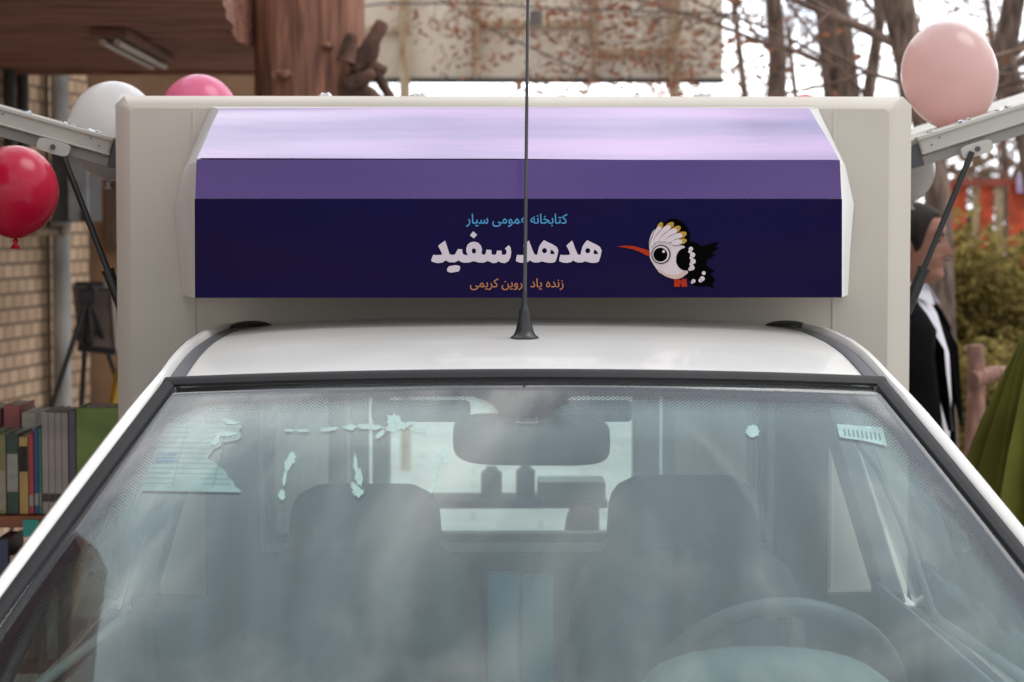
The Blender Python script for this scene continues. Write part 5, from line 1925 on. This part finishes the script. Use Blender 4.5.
# tree D: upper right
Y = 11.5
tD = [V_(P_(1052, 400, Y).x, Y, 0), P_(1048, 260, Y), P_(1030, 140, Y), P_(1003, 62, Y), P_(1014, 0, Y), P_(1022, -80, Y)]
tree('bare_tree', tD[0], tD, [.10, .08, .07, .065, .06, .05],
     [(tD[3], (.7, 0, .8), 1.3, .045), (tD[4], (.5, .2, .9), 1.2, .04), (tD[4], (-.6, .1, .6), 1.1, .035), (tD[2], (.9, .1, .35), 1.2, .04), (P_(1015, 105, Y), (-.9, -.1, .1), 1.1, .03), (tD[5], (0, 0, 1), 1.2, .04)],
     31, 'dark forked tree farthest right, above the right flap', leaf=(500, .026))
Y = 12.0
tE = [V_(P_(880, 300, Y).x, Y, 0), P_(872, 200, Y), P_(868, 97, Y), P_(880, 20, Y), P_(872, -60, Y)]
tree('bare_tree', tE[0], tE, [.05, .045, .035, .03, .025],
     [(tE[2], (-.6, .1, .8), .9, .02), (tE[3], (.6, .1, .8), .9, .02), (tE[3], (-.6, .2, .6), 1.0, .02), (tE[4], (.1, .1, 1), .9, .02)],
     37, 'thin young trunk between the leaning trunk and the pink balloon', leaf=(350, .026))
# further trees closing the background
for i, (px, Y, sd) in enumerate(((748, 19, 41), (800, 22, 43), (905, 20, 47), (1000, 19, 53), (620, 26, 59), (560, 30, 61))):
    bs = V_(P_(px, 300, Y).x, Y, 0)
    tp = [bs, bs + V_(.1, 0, 1.5), bs + V_(0, 0, 2.6), bs + V_(-.15, 0, 3.8)]
    labs = ['far bare tree against the white sky right beside the billboard edge', 'far bare tree seen left of the dark leaning trunk', 'far bare tree between the dark trunk and the pale pink balloon', 'far bare tree behind the striped fence',
            'distant low tree showing in the gap under the billboard, right of the aerial', 'distant low tree showing under the billboard beside the aerial']
    hgt = 1.0 if px > 700 else .5
    tree('bare_tree', bs, [bs + (p - bs) * hgt for p in tp], [.055, .045, .035, .025],
         [(bs + (tp[2] - bs) * hgt * .8, (d_, .1 * d_, .7), 1.7 * hgt, .018) for d_ in (-.9, -.5, -.2, .2, .6, .9)] + [(bs + (tp[3] - bs) * hgt, (d_, .1, .8), 1.8 * hgt, .018) for d_ in (-.8, -.3, .2, .7)],
         sd, labs[i], depth=4, leaf=(3000 if px > 700 else 500, .030), group='far bare trees')

# ---- shrubs on the right and a far hedge
def shrub(px, Y, w, h, n, seed, label, m=OL, size=.028):
    rnd = random.Random(seed)
    c = P_(px, 300, Y)
    root = empty('shrub', (c.x, Y, 0))
    tag(root, label, 'shrub', 'olive shrubs on the right')
    st_ = MB()
    lf = MB()
    for i in range(16):
        a = rnd.uniform(0, 2 * PI); t_ = rnd.uniform(.2, 1)
        top = Vector((c.x + math.cos(a) * w * t_ * .8, Y + math.sin(a) * w * .6 * t_, h * rnd.uniform(.65, 1.05)))
        mid_ = Vector((c.x + math.cos(a) * w * t_ * .35, Y + math.sin(a) * w * .25 * t_, h * .5))
        st_.tube([Vector((c.x + math.cos(a) * .08, Y, 0)), mid_, top], [.012, .009, .004], 5)
        for q in range(6):
            f_ = .25 + .75 * q / 5
            p = mid_.lerp(top, f_) if q > 1 else Vector((c.x, Y, 0)).lerp(mid_, .5 + .4 * q)
            leaf_cloud(lf, p, n // 96, w * .36, size, rnd, .8)
    st_.build('stem', M_twig, root)
    lf.build('foliage', m, root)
for i, a in enumerate(((975, 12.2, .55, 1.62, 9000, 71, 'tall olive shrub behind the suited man and the trunk'), (1012, 12.9, .6, 1.72, 9000, 72, 'tallest olive-yellow shrub at the right edge above the green cloth'),
          (1050, 12.0, .6, 1.55, 7000, 73, 'olive shrub mostly beyond the right picture edge'), (948, 13.6, .5, 1.45, 5000, 74, 'low dull shrub showing between the man and the trunk'), (1000, 10.8, .45, 1.15, 6000, 75, 'low dark shrub behind the rustic fence post'))):
    shrub(*a)
hd_ = MB()
rnd = random.Random(9)
for i in range(46):
    px = 150 + i * 22
    Yh = 33 + rnd.uniform(-2, 2)
    hgt = 2.7 + rnd.uniform(-.3, .4)
    for j in range(5):
        leaf_cloud(hd_, Vector((P_(px, 200, Yh).x + rnd.uniform(-.5, .5), Yh, hgt * (j + .5) / 5)), 60, .75, .10, rnd, .7)
o = hd_.build('far_hedge', leafmat('far_leaves', (.10, .07, .05), (.24, .17, .11)))
o['kind'] = 'stuff'
tag(o, 'far brownish hedge line closing the view behind the truck', 'hedge')

# ================================================================== WORLD AND LIGHT
w = bpy.data.worlds.new('World'); scene.world = w; w.use_nodes = True
nt = w.node_tree
bg = nt.nodes['Background']
sky = nt.nodes.new('ShaderNodeTexSky'); sky.sky_type = 'NISHITA'; sky.sun_disc = False
SE, SA = R(60), R(100)       # elevation; azimuth measured from +Y towards +X
sky.sun_elevation = SE; sky.sun_rotation = SA
sky.dust_density = 3; sky.air_density = 1.0
tc = nt.nodes.new('ShaderNodeTexCoord')
mp = nt.nodes.new('ShaderNodeMapping'); mp.inputs['Scale'].default_value = (1.0, 1.0, 1.5)
nt.links.new(tc.outputs['Generated'], mp.inputs[0])
n1 = nt.nodes.new('ShaderNodeTexNoise'); n1.inputs['Scale'].default_value = 4.2; n1.inputs['Detail'].default_value = 9; n1.inputs['Roughness'].default_value = .6; n1.inputs['Distortion'].default_value = .7
nt.links.new(mp.outputs[0], n1.inputs['Vector'])
cr = nt.nodes.new('ShaderNodeValToRGB')
cr.color_ramp.elements[0].position = .43; cr.color_ramp.elements[1].position = .60
nt.links.new(n1.outputs['Fac'], cr.inputs[0])
cloud = nt.nodes.new('ShaderNodeMixRGB'); cloud.inputs[1].default_value = (6.6, 7.3, 8.2, 1); cloud.inputs[2].default_value = (17.5, 17.3, 17.2, 1)
nt.links.new(cr.outputs[0], cloud.inputs[0])
mixs = nt.nodes.new('ShaderNodeMixRGB'); mixs.inputs[0].default_value = .92
nt.links.new(sky.outputs[0], mixs.inputs[1]); nt.links.new(cloud.outputs[0], mixs.inputs[2])
# the overcast is brightest low over the far side of the yard
dot = nt.nodes.new('ShaderNodeVectorMath'); dot.operation = 'DOT_PRODUCT'; dot.inputs[1].default_value = (0, .985, .17)
nt.links.new(tc.outputs['Generated'], dot.inputs[0])
gr_ = nt.nodes.new('ShaderNodeMapRange'); gr_.inputs[1].default_value = .3; gr_.inputs[2].default_value = 1.0; gr_.inputs[3].default_value = .84; gr_.inputs[4].default_value = 2.2
nt.links.new(dot.outputs['Value'], gr_.inputs[0])
vm = nt.nodes.new('ShaderNodeVectorMath'); vm.operation = 'SCALE'
nt.links.new(mixs.outputs[0], vm.inputs[0]); nt.links.new(gr_.outputs[0], vm.inputs['Scale'])
nt.links.new(vm.outputs[0], bg.inputs[0])
bg.inputs[1].default_value = .115

sun = bpy.data.lights.new('sun', 'SUN'); sun.energy = 1.1; sun.angle = R(30); sun.color = (1, .955, .89)
so = bpy.data.objects.new('sun', sun); COL.objects.link(so)
dv = Vector((math.sin(SA) * math.cos(SE), math.cos(SA) * math.cos(SE), math.sin(SE)))
so.rotation_euler = (-dv).to_track_quat('-Z', 'Y').to_euler()

vs = scene.view_settings
scene.display_settings.display_device = 'sRGB'
vs.view_transform = 'Standard'; vs.look = 'None'; vs.exposure = 0.1; vs.gamma = 1; vs.use_curve_mapping = False
scene.cycles.max_bounces = 8
scene.cycles.transparent_max_bounces = 24
for o in scene.objects:
    if '_o' in o: del o['_o']
